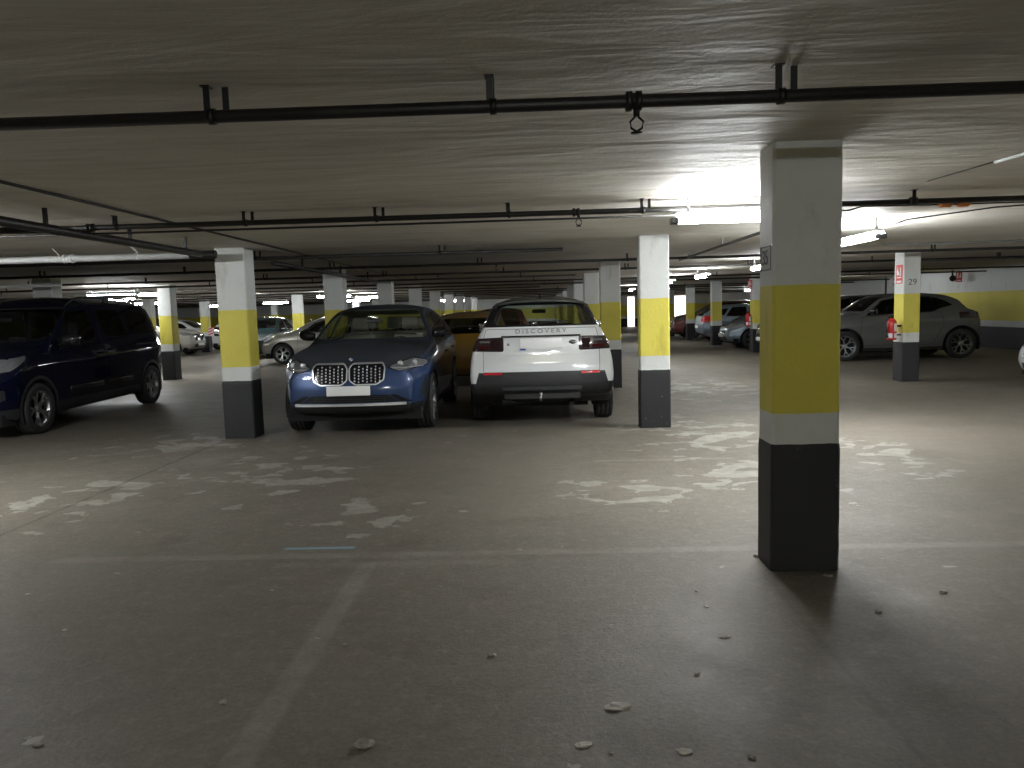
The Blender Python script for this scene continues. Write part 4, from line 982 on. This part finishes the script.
b = MB(); b.add([(-.02, 3.95, 1.652), (.02, 3.95, 1.652), (.015, 4.12, 1.645), (-.015, 4.12, 1.645), (0, 4.10, 1.715)], [(0, 1, 2, 3), (0, 4, 1), (1, 4, 2), (2, 4, 3), (3, 4, 0)]); b.build('aerial_fin', 'gloss_black', dx)
tb = MB(); tb.tube([(0.02, 4.2, .36), (0.02, 4.62, .36), (0.02, 4.67, .38), (0.02, 4.675, .42)], .018, 10); tb.lathe([(0, .415), (.016, .418), (.026, .44), (.018, .462), (0, .467)], 'z', (0.02, 4.675, 0), 14); tb.build('tow_ball', 'steel', dx)
MB().tube([(-.1, 3.9, .30), (.55, 4.3, .30)], .07, 12).build('exhaust_silencer', 'steel_dark', dx)
MB().tube([(-.38, 4.0, .29), (-.38, 4.42, .28)], .03, 12).build('exhaust_pipe', 'steel_dark', dx)

# ---- dark blue people carrier at left
SVN = dict(hero=True, L=4.58, W=1.86, R=.345, axles=(.94, 4.04), paint='paint_navy', n=90, crown=.13, roofp=3.2,
    bot=[(0, .26), (.4, .22), (4.2, .24), (4.58, .34)],
    belt=[(0, .86), (.35, 1.0), (.9, 1.08), (1.4, 1.10), (3.0, 1.16), (4.58, 1.18)],
    top=[(0, .96), (.12, 1.03), (.5, 1.14), (.85, 1.21), (.98, 1.25), (1.3, 1.48), (1.65, 1.73), (1.95, 1.84), (2.4, 1.90), (3.2, 1.91), (4.0, 1.885), (4.58, 1.83)],
    plan=[(0, .80), (.15, .87), (.45, .92), (.9, .93), (4.1, .93), (4.4, .915), (4.58, .885)],
    tum=[(0, .2), (1.0, .30), (2.2, .22), (4.58, .22)],
    nose=[(.26, .06), (.45, .0), (.7, .0), (.95, .08)], tail=[(.3, .04), (.6, 0), (1.1, .02), (1.4, .09), (1.8, .26)], pf=.22, pr=.08, rnd=.06, rl=.7,
    wheel=dict(n=5, w=.06, fork=2, mat='rim_silver', rim=.70), clad_w=.05, clad='plastic_dark', bands=((.40, 'plastic_dark'),), shoulder=.035, crease=.014,
    mirror=(1.42, 1.23), mirrorm='gloss_black', handles=((2.38, 1.02), (2.72, 1.06)), handlem='paint_navy', mirror_s=1.25, plates=(('f', .52, .52, .11),),
    seats=((2.2, (-.4, .4)), (3.1, (-.42, 0, .42))), dash=1.2, dashz=1.08, mirz=1.56)
B11 = BELT(1.02)
SVN['cuts'] = [
    ('door', 'x', [(1.20, .42), (2.42, .42), (2.50, 1.0), (2.46, 1.78), (1.72, 1.74), (1.12, 1.14)], SIDE, 'paint_navy', dict(gap=.008, r=.07)),
    ('door', 'x', [(2.50, .42), (3.35, .42), (3.62, .95), (3.44, 1.78), (2.52, 1.78)], SIDE, 'paint_navy', dict(gap=.008, r=.07)),
    ('side_window', 'x', [(1.24, 1.12), (1.72, 1.66), (2.28, 1.71), (2.36, 1.55), (2.36, 1.28), (2.26, 1.19)], B11, 'glass_tint', dict(r=.05, parent='door', rim=.014, rimmat='gloss_black', rimname='window_frame', rimoff=.003)),
    ('side_window', 'x', [(2.66, 1.25), (2.56, 1.45), (2.56, 1.70), (3.22, 1.71), (3.40, 1.24)], B11, 'glass_dark', dict(r=.06, parent='door', rim=.014, rimmat='gloss_black', rimname='window_frame', rimoff=.003)),
    ('quarter_window', 'x', [(3.52, 1.24), (3.36, 1.70), (4.02, 1.66), (4.20, 1.56), (4.32, 1.26)], B11, 'glass_dark', dict(r=.06, rim=.012, rimmat='gloss_black', rimname='window_frame', rimoff=.003)),
    ('windscreen', 'y', [(-.80, 1.25), (.80, 1.25), (.70, 1.73), (-.70, 1.73)], WS(.90, 1.2), 'glass_clear', dict(r=.07)),
    ('rear_window', 'y', [(-.66, 1.15), (.66, 1.15), (.60, 1.68), (-.60, 1.68)], REAR, 'glass_dark', dict(r=.06)),
    ('tail_light', 'x', [(4.36, .72), (4.62, .72), (4.60, 1.30), (4.42, 1.30)], lambda c, n: c.y > 4.6 and (n.x * n.x > .04 or n.y > .2) and abs(c.x) > .72, 'tail_red', dict(r=.02)),
    ('headlight', 'x', [(-.1, .84), (.45, .88), (.74, 1.02), (.78, 1.09), (.55, 1.07), (-.1, .97)], lambda c, n: abs(c.x) > .55 and c.y < .9 and n.z < .8, 'lamp_clear', dict(r=.03, rim=.012, rimmat='gloss_black', rimname='headlight_surround', rimoff=.002)),
    ('grille', 'y', [(-.50, .74), (.50, .74), (.48, .93), (-.48, .93)], FRONT, 'gloss_black', dict(r=.03)),
    ('lower_intake', 'y', [(-.60, .36), (.60, .36), (.62, .56), (-.62, .56)], FRONT, 'plastic_black', dict(r=.03)),
    ('fog_lamp_bezel', 'y', [(.68, .50), (.84, .52), (.84, .66), (.70, .64)], lambda c, n: n.y < -.03 and c.y < .6, 'plastic_black', dict(mir=True, r=.02)),
]
ymap = pw([(-1, -1), (0, 0), (.94, .95), (1.2, 1.42), (2.4, 2.68), (4.04, 4.42), (4.58, 5.05), (5.58, 6.05)])
for k in ('bot', 'belt', 'top', 'plan', 'tum'): SVN[k] = [(ymap(a), b) for a, b in SVN[k]]
SVN['cuts'] = [((c[0], c[1], [(ymap(a), b) for a, b in c[2]]) + tuple(c[3:])) if c[1] == 'x' else c for c in SVN['cuts']]
SVN.update(L=5.05, axles=(.95, 4.42), mirror=(1.62, 1.23), handles=((2.66, 1.02), (3.0, 1.06)), dash=1.35, seats=((2.45, (-.4, .4)), (3.4, (-.42, 0, .42))))
vx, vsh = make_car('van_car', 'black people carrier with roof rails at the left edge', 'car', SVN, (-7.61, 9.20, 0), 0.055)
for s in (-1, 1):
    pts = []
    for i in range(13):
        y = 2.2 + 2.5 * i / 12; h, n = vsh.hit((s * .62, y, 3), (0, 0, -1)); lift = .05 if 0 < i < 12 else .0
        pts.append((s * .66, y, h.z + lift + (.0)))
    MB().tube(pts, [.014] + [.016] * 11 + [.012], 8).box((s * .66 - .015, 3.35, 1.80), (s * .66 + .015, 3.5, 1.90)).build('roof_rail', 'chrome_satin' if False else 'plastic_dark', vx)
    arc_lamp(vsh, s * .72, .93, .05, 'f', 'lamp_white', vx); arc_lamp(vsh, s * .76, .585, .045, 'f', 'lamp_white', vx, 'fog_lamp')
    h, n = vsh.side(3.0, .56, s)
    b = MB()
    for (ya_, yb_) in ((1.70, 2.66), (2.86, 3.65)): b.rbox((s * (abs(h.x) - .02) if s > 0 else s * (abs(h.x) + .02), ya_, .50), (s * (abs(h.x) + .02) if s > 0 else s * (abs(h.x) - .02), yb_, .58), .012)
    b.build('side_moulding', 'gloss_black', vx)
    b = MB(); x_ = vsh.side(4.2, 1.09, s)[0].x; b.box((min(x_, x_ + s * .006) , 3.85, 1.085), (max(x_, x_ + s * .006), 4.65, 1.10)); b.build('door_rail', 'plastic_black', vx)
# sticker on the far side of the windscreen
h, n = vsh.front(-.45, 1.40)

# ---- generic cars for the other bays
def spec(kind, paint_, **kw):
    if kind == 'hatch':
        sp = dict(L=4.2, W=1.78, R=.32, axles=(.82, 3.42), bot=[(0, .24), (.4, .20), (3.9, .22), (4.2, .34)],
            belt=[(0, .66), (.3, .78), (.9, .88), (1.5, .93), (3.2, 1.0), (4.2, 1.02)],
            top=[(0, .76), (.12, .82), (.5, .93), (.95, 1.02), (1.1, 1.07), (1.6, 1.31), (1.98, 1.45), (2.4, 1.50), (3.0, 1.485), (3.6, 1.41), (4.0, 1.28), (4.2, 1.20)],
            plan=[(0, .70), (.18, .79), (.5, .86), (.9, .89), (3.4, .89), (3.9, .87), (4.2, .80)], tum=[(0, .3), (1.2, .5), (4.2, .45)],
            nose=[(.2, .10), (.45, 0), (.65, .04), (.8, .14)], tail=[(.3, .06), (.6, 0), (.9, .03), (1.2, .15)], pf=.22, pr=.12)
        g = dict(w1=[(1.42, .96), (1.86, 1.27), (2.28, 1.38), (2.34, 1.0)], w2=[(2.42, 1.0), (2.38, 1.38), (2.95, 1.37), (3.22, 1.04)], w3=[(3.30, 1.06), (3.10, 1.34), (3.44, 1.28), (3.70, 1.10)],
                 ws=[(-.72, 1.08), (.72, 1.08), (.53, 1.41), (-.53, 1.41)], wsy=1.0, rw=[(-.60, 1.06), (.60, 1.06), (.50, 1.36), (-.50, 1.36)], d1=[(1.28, .28), (2.36, .28), (2.40, .98), (1.34, .94)], d2=[(2.38, .28), (2.98, .28), (3.26, .72), (3.24, 1.02), (2.42, .98)],
                 hl=[(.42, .66), (.78, .68), (.82, .80), (.74, .84), (.48, .74)], gr=[(-.42, .48), (.42, .48), (.44, .60), (-.44, .60)], li=[(-.5, .28), (.5, .28), (.48, .40), (-.48, .40)], tl=[(.56, .80), (.86, .80), (.84, 1.06), (.62, 1.04)], mz=(1.55, 1.0), hd=((2.15, .86), (2.98, .90)), dz=.92)
    elif kind == 'crossover':
        sp = dict(L=4.22, W=1.86, R=.36, axles=(.87, 3.62), bot=[(0, .28), (.4, .22), (3.9, .24), (4.22, .36)],
            belt=[(0, .80), (.3, .92), (.9, 1.02), (1.5, 1.06), (3.2, 1.14), (4.22, 1.14)],
            top=[(0, .90), (.12, .97), (.5, 1.06), (.95, 1.13), (1.15, 1.17), (1.5, 1.38), (1.8, 1.55), (2.15, 1.62), (2.7, 1.625), (3.3, 1.59), (3.58, 1.53), (3.70, 1.48), (3.80, 1.40), (4.02, 1.24), (4.22, 1.14)],
            plan=[(0, .74), (.18, .84), (.5, .91), (.9, .93), (3.6, .93), (4.0, .90), (4.22, .82)], tum=[(0, .3), (1.2, .5), (4.22, .5)],
            nose=[(.25, .08), (.5, 0), (.75, .02), (.95, .12)], tail=[(.3, .12), (.5, .04), (.85, .0), (1.05, .04), (1.3, .07), (1.5, .08)], pf=.24, pr=.16, rl=.9, rnd=.07)
        g = dict(w1=[(1.36, 1.09), (1.80, 1.45), (2.28, 1.53), (2.34, 1.13)], w2=[(2.42, 1.14), (2.36, 1.53), (2.95, 1.52), (3.05, 1.19), (2.9, 1.15)], w3=[(3.02, 1.20), (2.97, 1.52), (3.26, 1.42), (3.44, 1.30)],
                 ws=[(-.76, 1.20), (.76, 1.20), (.56, 1.55), (-.56, 1.55)], wsy=1.05, rw=[(-.62, 1.22), (.62, 1.22), (.50, 1.48), (-.50, 1.48)], d1=[(1.20, .36), (2.34, .36), (2.40, 1.11), (1.26, 1.07)], d2=[(2.36, .36), (2.95, .36), (3.20, .85), (3.12, 1.17), (2.42, 1.11)],
                 hl=[(.52, .86), (.80, .86), (.84, 1.0), (.72, 1.04), (.56, .96)], gr=[(-.46, .52), (.46, .52), (.50, .72), (-.50, .72)], li=[(-.5, .34), (.5, .34), (.48, .46), (-.48, .46)], tl=[(.55, .98), (.93, .96), (.90, 1.13), (.6, 1.12)], mz=(1.50, 1.17), hd=((2.15, .98), (2.98, 1.02)), dz=1.05)
    elif kind == 'suv':
        sp = dict(L=4.45, W=1.84, R=.35, axles=(.86, 3.56), bot=[(0, .28), (.4, .22), (4.1, .24), (4.45, .36)],
            belt=[(0, .80), (.3, .92), (1.0, 1.02), (2.4, 1.08), (4.45, 1.12)],
            top=[(0, .92), (.12, .99), (.6, 1.08), (1.05, 1.14), (1.2, 1.18), (1.6, 1.42), (2.0, 1.59), (2.5, 1.66), (3.3, 1.66), (4.0, 1.61), (4.45, 1.54)],
            plan=[(0, .76), (.18, .85), (.5, .90), (.9, .92), (3.8, .92), (4.2, .90), (4.45, .85)], tum=[(0, .3), (1.2, .42), (4.45, .36)],
            nose=[(.25, .06), (.5, 0), (.8, .03), (1.0, .12)], tail=[(.3, .06), (.6, 0), (1.1, .05), (1.5, .24)], pf=.22, pr=.10)
        g = dict(w1=[(1.42, 1.10), (1.86, 1.46), (2.34, 1.56), (2.38, 1.13)], w2=[(2.46, 1.14), (2.42, 1.56), (3.10, 1.56), (3.24, 1.16)], w3=[(3.32, 1.17), (3.20, 1.55), (3.85, 1.50), (4.02, 1.20)],
                 ws=[(-.76, 1.20), (.76, 1.20), (.60, 1.58), (-.60, 1.58)], wsy=1.1, rw=[(-.70, 1.12), (.70, 1.12), (.60, 1.50), (-.60, 1.50)], d1=[(1.26, .34), (2.38, .34), (2.42, 1.12), (1.32, 1.06)], d2=[(2.40, .34), (3.05, .34), (3.26, .85), (3.24, 1.15), (2.44, 1.12)],
                 hl=[(.46, .82), (.82, .84), (.86, .98), (.74, 1.0), (.50, .92)], gr=[(-.44, .62), (.44, .62), (.46, .88), (-.46, .88)], li=[(-.5, .34), (.5, .34), (.48, .48), (-.48, .48)], tl=[(.62, .86), (.92, .86), (.90, 1.16), (.68, 1.14)], mz=(1.58, 1.16), hd=((2.2, .98), (3.05, 1.0)), dz=1.06)
    sp.update(paint=paint_, n=56, wheel=dict(n=5, w=.06, fork=2, rim=.68), mirror=g['mz'], handles=g['hd'], seats=(), crown=.07, dash=g['wsy'] + .1, dashz=g['dz'], mirz=1.35, plates=(('f', .45, .50, .11), ('r', .62, .50, .11)), rnd=sp.get('rnd', .06))
    sp.update({k: v for k, v in kw.items() if k != 'gt'}); gt = kw.get('gt', 'glass_dark'); zb = sp['belt'][3][1] - .06
    B = BELT(zb); bl = sp['L']
    sp['cuts'] = [('door', 'x', g['d1'], SIDE, paint_, dict(gap=.008, r=.05)), ('door', 'x', g['d2'], SIDE, paint_, dict(gap=.008, r=.05)),
        ('side_window', 'x', g['w1'], B, gt, dict(r=.03, parent='door', rim=.02, rimmat='gloss_black', rimname='window_frame', rimoff=.002)), ('side_window', 'x', g['w2'], B, gt, dict(r=.03, parent='door', rim=.02, rimmat='gloss_black', rimname='window_frame', rimoff=.002)),
        ('quarter_window', 'x', g['w3'], B, gt, dict(r=.03)),
        ('windscreen', 'y', g['ws'], WS(g['wsy'], g['ws'][0][1] - .05), 'glass_tint', dict(r=.06)),
        ('rear_window', 'y', g['rw'], lambda c, n: n.y > .15 and c.y > bl * .7, gt, dict(r=.06)),
        ('headlight', 'y', g['hl'], lambda c, n: n.y < -.04 and c.y < .8, sp.get('hlm', 'lamp_clear'), dict(mir=True, r=.03)),
        ('grille', 'y', g['gr'], FRONT, 'gloss_black', dict(r=.03)), ('lower_intake', 'y', g['li'], FRONT, 'plastic_black', dict(r=.02)),
        ('tail_light', 'y', g['tl'], lambda c, n: n.y > .03 and c.y > bl * .8, sp.get('tlm', 'tail_red'), dict(mir=True, r=.02))] + list(kw.get('extra', ()))
    return sp
GR = 'cars parked in the further bays'
W6 = dict(n=6, w=.035, fork=2, mat='rim_silver', rim=.70)
make_car('crossover_car', 'dark grey crossover seen from its side behind pillar 29 by the right wall', 'car',
    spec('crossover', 'paint_grey', bands=((.30, 'plastic_black'),), wheel=W6, mirrorm='gloss_black', tlm='tail_smoke', n=80, seats=((2.2, (-.38, .38)),), Ra=.44), (6.80, 20.25, 0), -PI / 2)[0].scale = (1, 1.035, 1.02)
make_car('hatchback_car', 'small dark car beyond the grey crossover, only its roof showing', 'car', spec('suv', 'paint_black', n=40), (6.6, 22.9, 0), -PI / 2)
make_car('hatchback_car', 'white car at the right edge of the photo, only its front corner visible', 'car', spec('hatch', 'paint_white'), (7.98, 12.45, 0), -PI / 2)
make_car('hatchback_car', 'pale blue silver car nosing out between two distant pillars left of the nearest pillar', 'car', spec('hatch', 'paint_bluesilver', n=48, hlm='lamp_white'), (6.35, 26.55, 0), -PI / 2)
make_car('suv_car', 'dark SUV behind the pale blue silver car', 'car', spec('suv', 'paint_black', n=40), (7.3, 28.75, 0), -PI / 2)
make_car('hatchback_car', 'silver blue hatchback showing its tail light beside a distant pillar', 'car', spec('hatch', 'paint_bluesilver', n=40, tlm='reflector_red', gt='glass_tint'), (10.75, 31.4, 0), PI / 2)
make_car('hatchback_car', 'dark red car far down the right hand bays', 'car', spec('suv', 'paint_red', n=40), (6.2, 35.6, 0), -PI / 2)
make_car('hatchback_car', 'silver car with its nose out between the left pillar and the blue car', 'car', spec('hatch', 'paint_silver', n=64, gt='glass_tint', seats=((2.2, (-.36, .36)),)), (-8.82, 24.9, 0), -PI / 2)
make_car('hatchback_car', 'dark teal car behind the silver car, just right of the left pillar', 'car', spec('hatch', 'paint_teal', n=40), (-10.35, 27.0, 0), 0.0)
make_car('suv_car', 'silver car partly hidden behind the pillar at the tail of the van', 'car', spec('suv', 'paint_silver', n=40), (-13.9, 31.6, 0), PI / 2)
make_car('hatchback_car', 'white car with a round headlight seen just left of the left pillar', 'car', spec('hatch', 'paint_white', n=40, hlm='gloss_black'), (-14.6, 36.2, 0), PI / 2)
make_car('hatchback_car', 'small white car far off, showing behind the teal car', 'car', spec('hatch', 'paint_white', n=40), (-12.3, 39.6, 0), PI / 2)
make_car('estate_car', 'golden yellow car with dark rear window between the blue SUV and the white SUV', 'car', spec('hatch', 'paint_gold', n=56, plates=()), (-1.36, 19.35, 0), PI)
make_car('hatchback_car', 'dark red car whose roof shows above the golden yellow car', 'car', spec('hatch', 'paint_red', n=40), (-1.0, 25.3, 0), PI)[0].scale = (1, 1, 1.05)

# ---------------------------------------------------------------- litter on the floor
def unproject(px, py):
    d = fw + r2 * (px - 512) / F - u2 * (py - 384) / F; t = -1.5 / d.z; return d.x * t, d.y * t
SPOTS = [(618, 708, .040, 'paper', 'largest crumpled paper scrap on the floor at bottom centre'), (364, 746, .032, 'stone', 'pale stone by the lower end of the faded bay line'),
    (724, 637, .026, 'paper', 'flat paper scrap on the floor in front of the nearest pillar'), (697, 675, .013, 'stone', 'small pebble below the flat paper scrap'),
    (584, 746, .026, 'paper', 'thin scrap at the bottom edge below the largest paper scrap'), (684, 752, .026, 'paper', 'flattened scrap near the bottom edge under the nearest pillar'),
    (752, 758, .014, 'stone', 'white pebble at the bottom edge below the nearest pillar'), (492, 656, .016, 'stone', 'lone pebble on the floor left of the largest scrap'),
    (223, 703, .014, 'stone', 'pebble left of the faded bay line near the bottom'), (38, 746, .016, 'stone', 'pebble in the bottom left corner'),
    (65, 630, .014, 'paper', 'tiny scrap on the floor at the lower left'), (28, 594, .012, 'paper', 'tiny pale scrap at the left edge of the floor'),
    (345, 645, .011, 'stone', 'tiny pebble just right of the faded bay line'), (707, 607, .018, 'paper', 'narrow pale scrap left of the foot of the nearest pillar'),
    (697, 591, .014, 'paper', 'small scrap further left of the pillar foot'), (943, 593, .018, 'stone', 'white chip on the floor right of the nearest pillar'),
    (878, 612, .014, 'stone', 'small chip in the shadow edge right of the pillar foot'), (757, 557, .020, 'stone', 'fallen plaster chip at the left foot of the nearest pillar'),
    (828, 576, .022, 'paper', 'thin scrap in front of the nearest pillar base'), (611, 754, .010, 'stone', 'grit grain at the bottom edge left of the flattened scrap')]
for i, (px, py, r, m, lab) in enumerate(SPOTS):
    x, y = unproject(px, py); rnd = random.Random(i * 7 + 3); bm = bmesh.new(); bmesh.ops.create_icosphere(bm, subdivisions=2, radius=1)
    fl = .22 if m == 'paper' else .55
    for v in bm.verts:
        k = rnd.uniform(.62, 1.15); v.co = Vector((v.co.x * r * k * 1.25, v.co.y * r * k * .8, max(-.0, (v.co.z + .6) * r * fl * k)))
    a = rnd.uniform(-.6, .6); bmesh.ops.rotate(bm, verts=bm.verts, cent=(0, 0, 0), matrix=Matrix.Rotation(a, 3, 'Z'))
    me = bpy.data.meshes.new('litter'); bm.to_mesh(me); bm.free(); me.materials.append(MATS[m])
    o = new_obj('paper_scrap' if m == 'paper' else 'pebble', me, None, (x, y, 0)); tag(o, lab, 'scrap of paper' if m == 'paper' else 'pebble', 'litter on the floor')
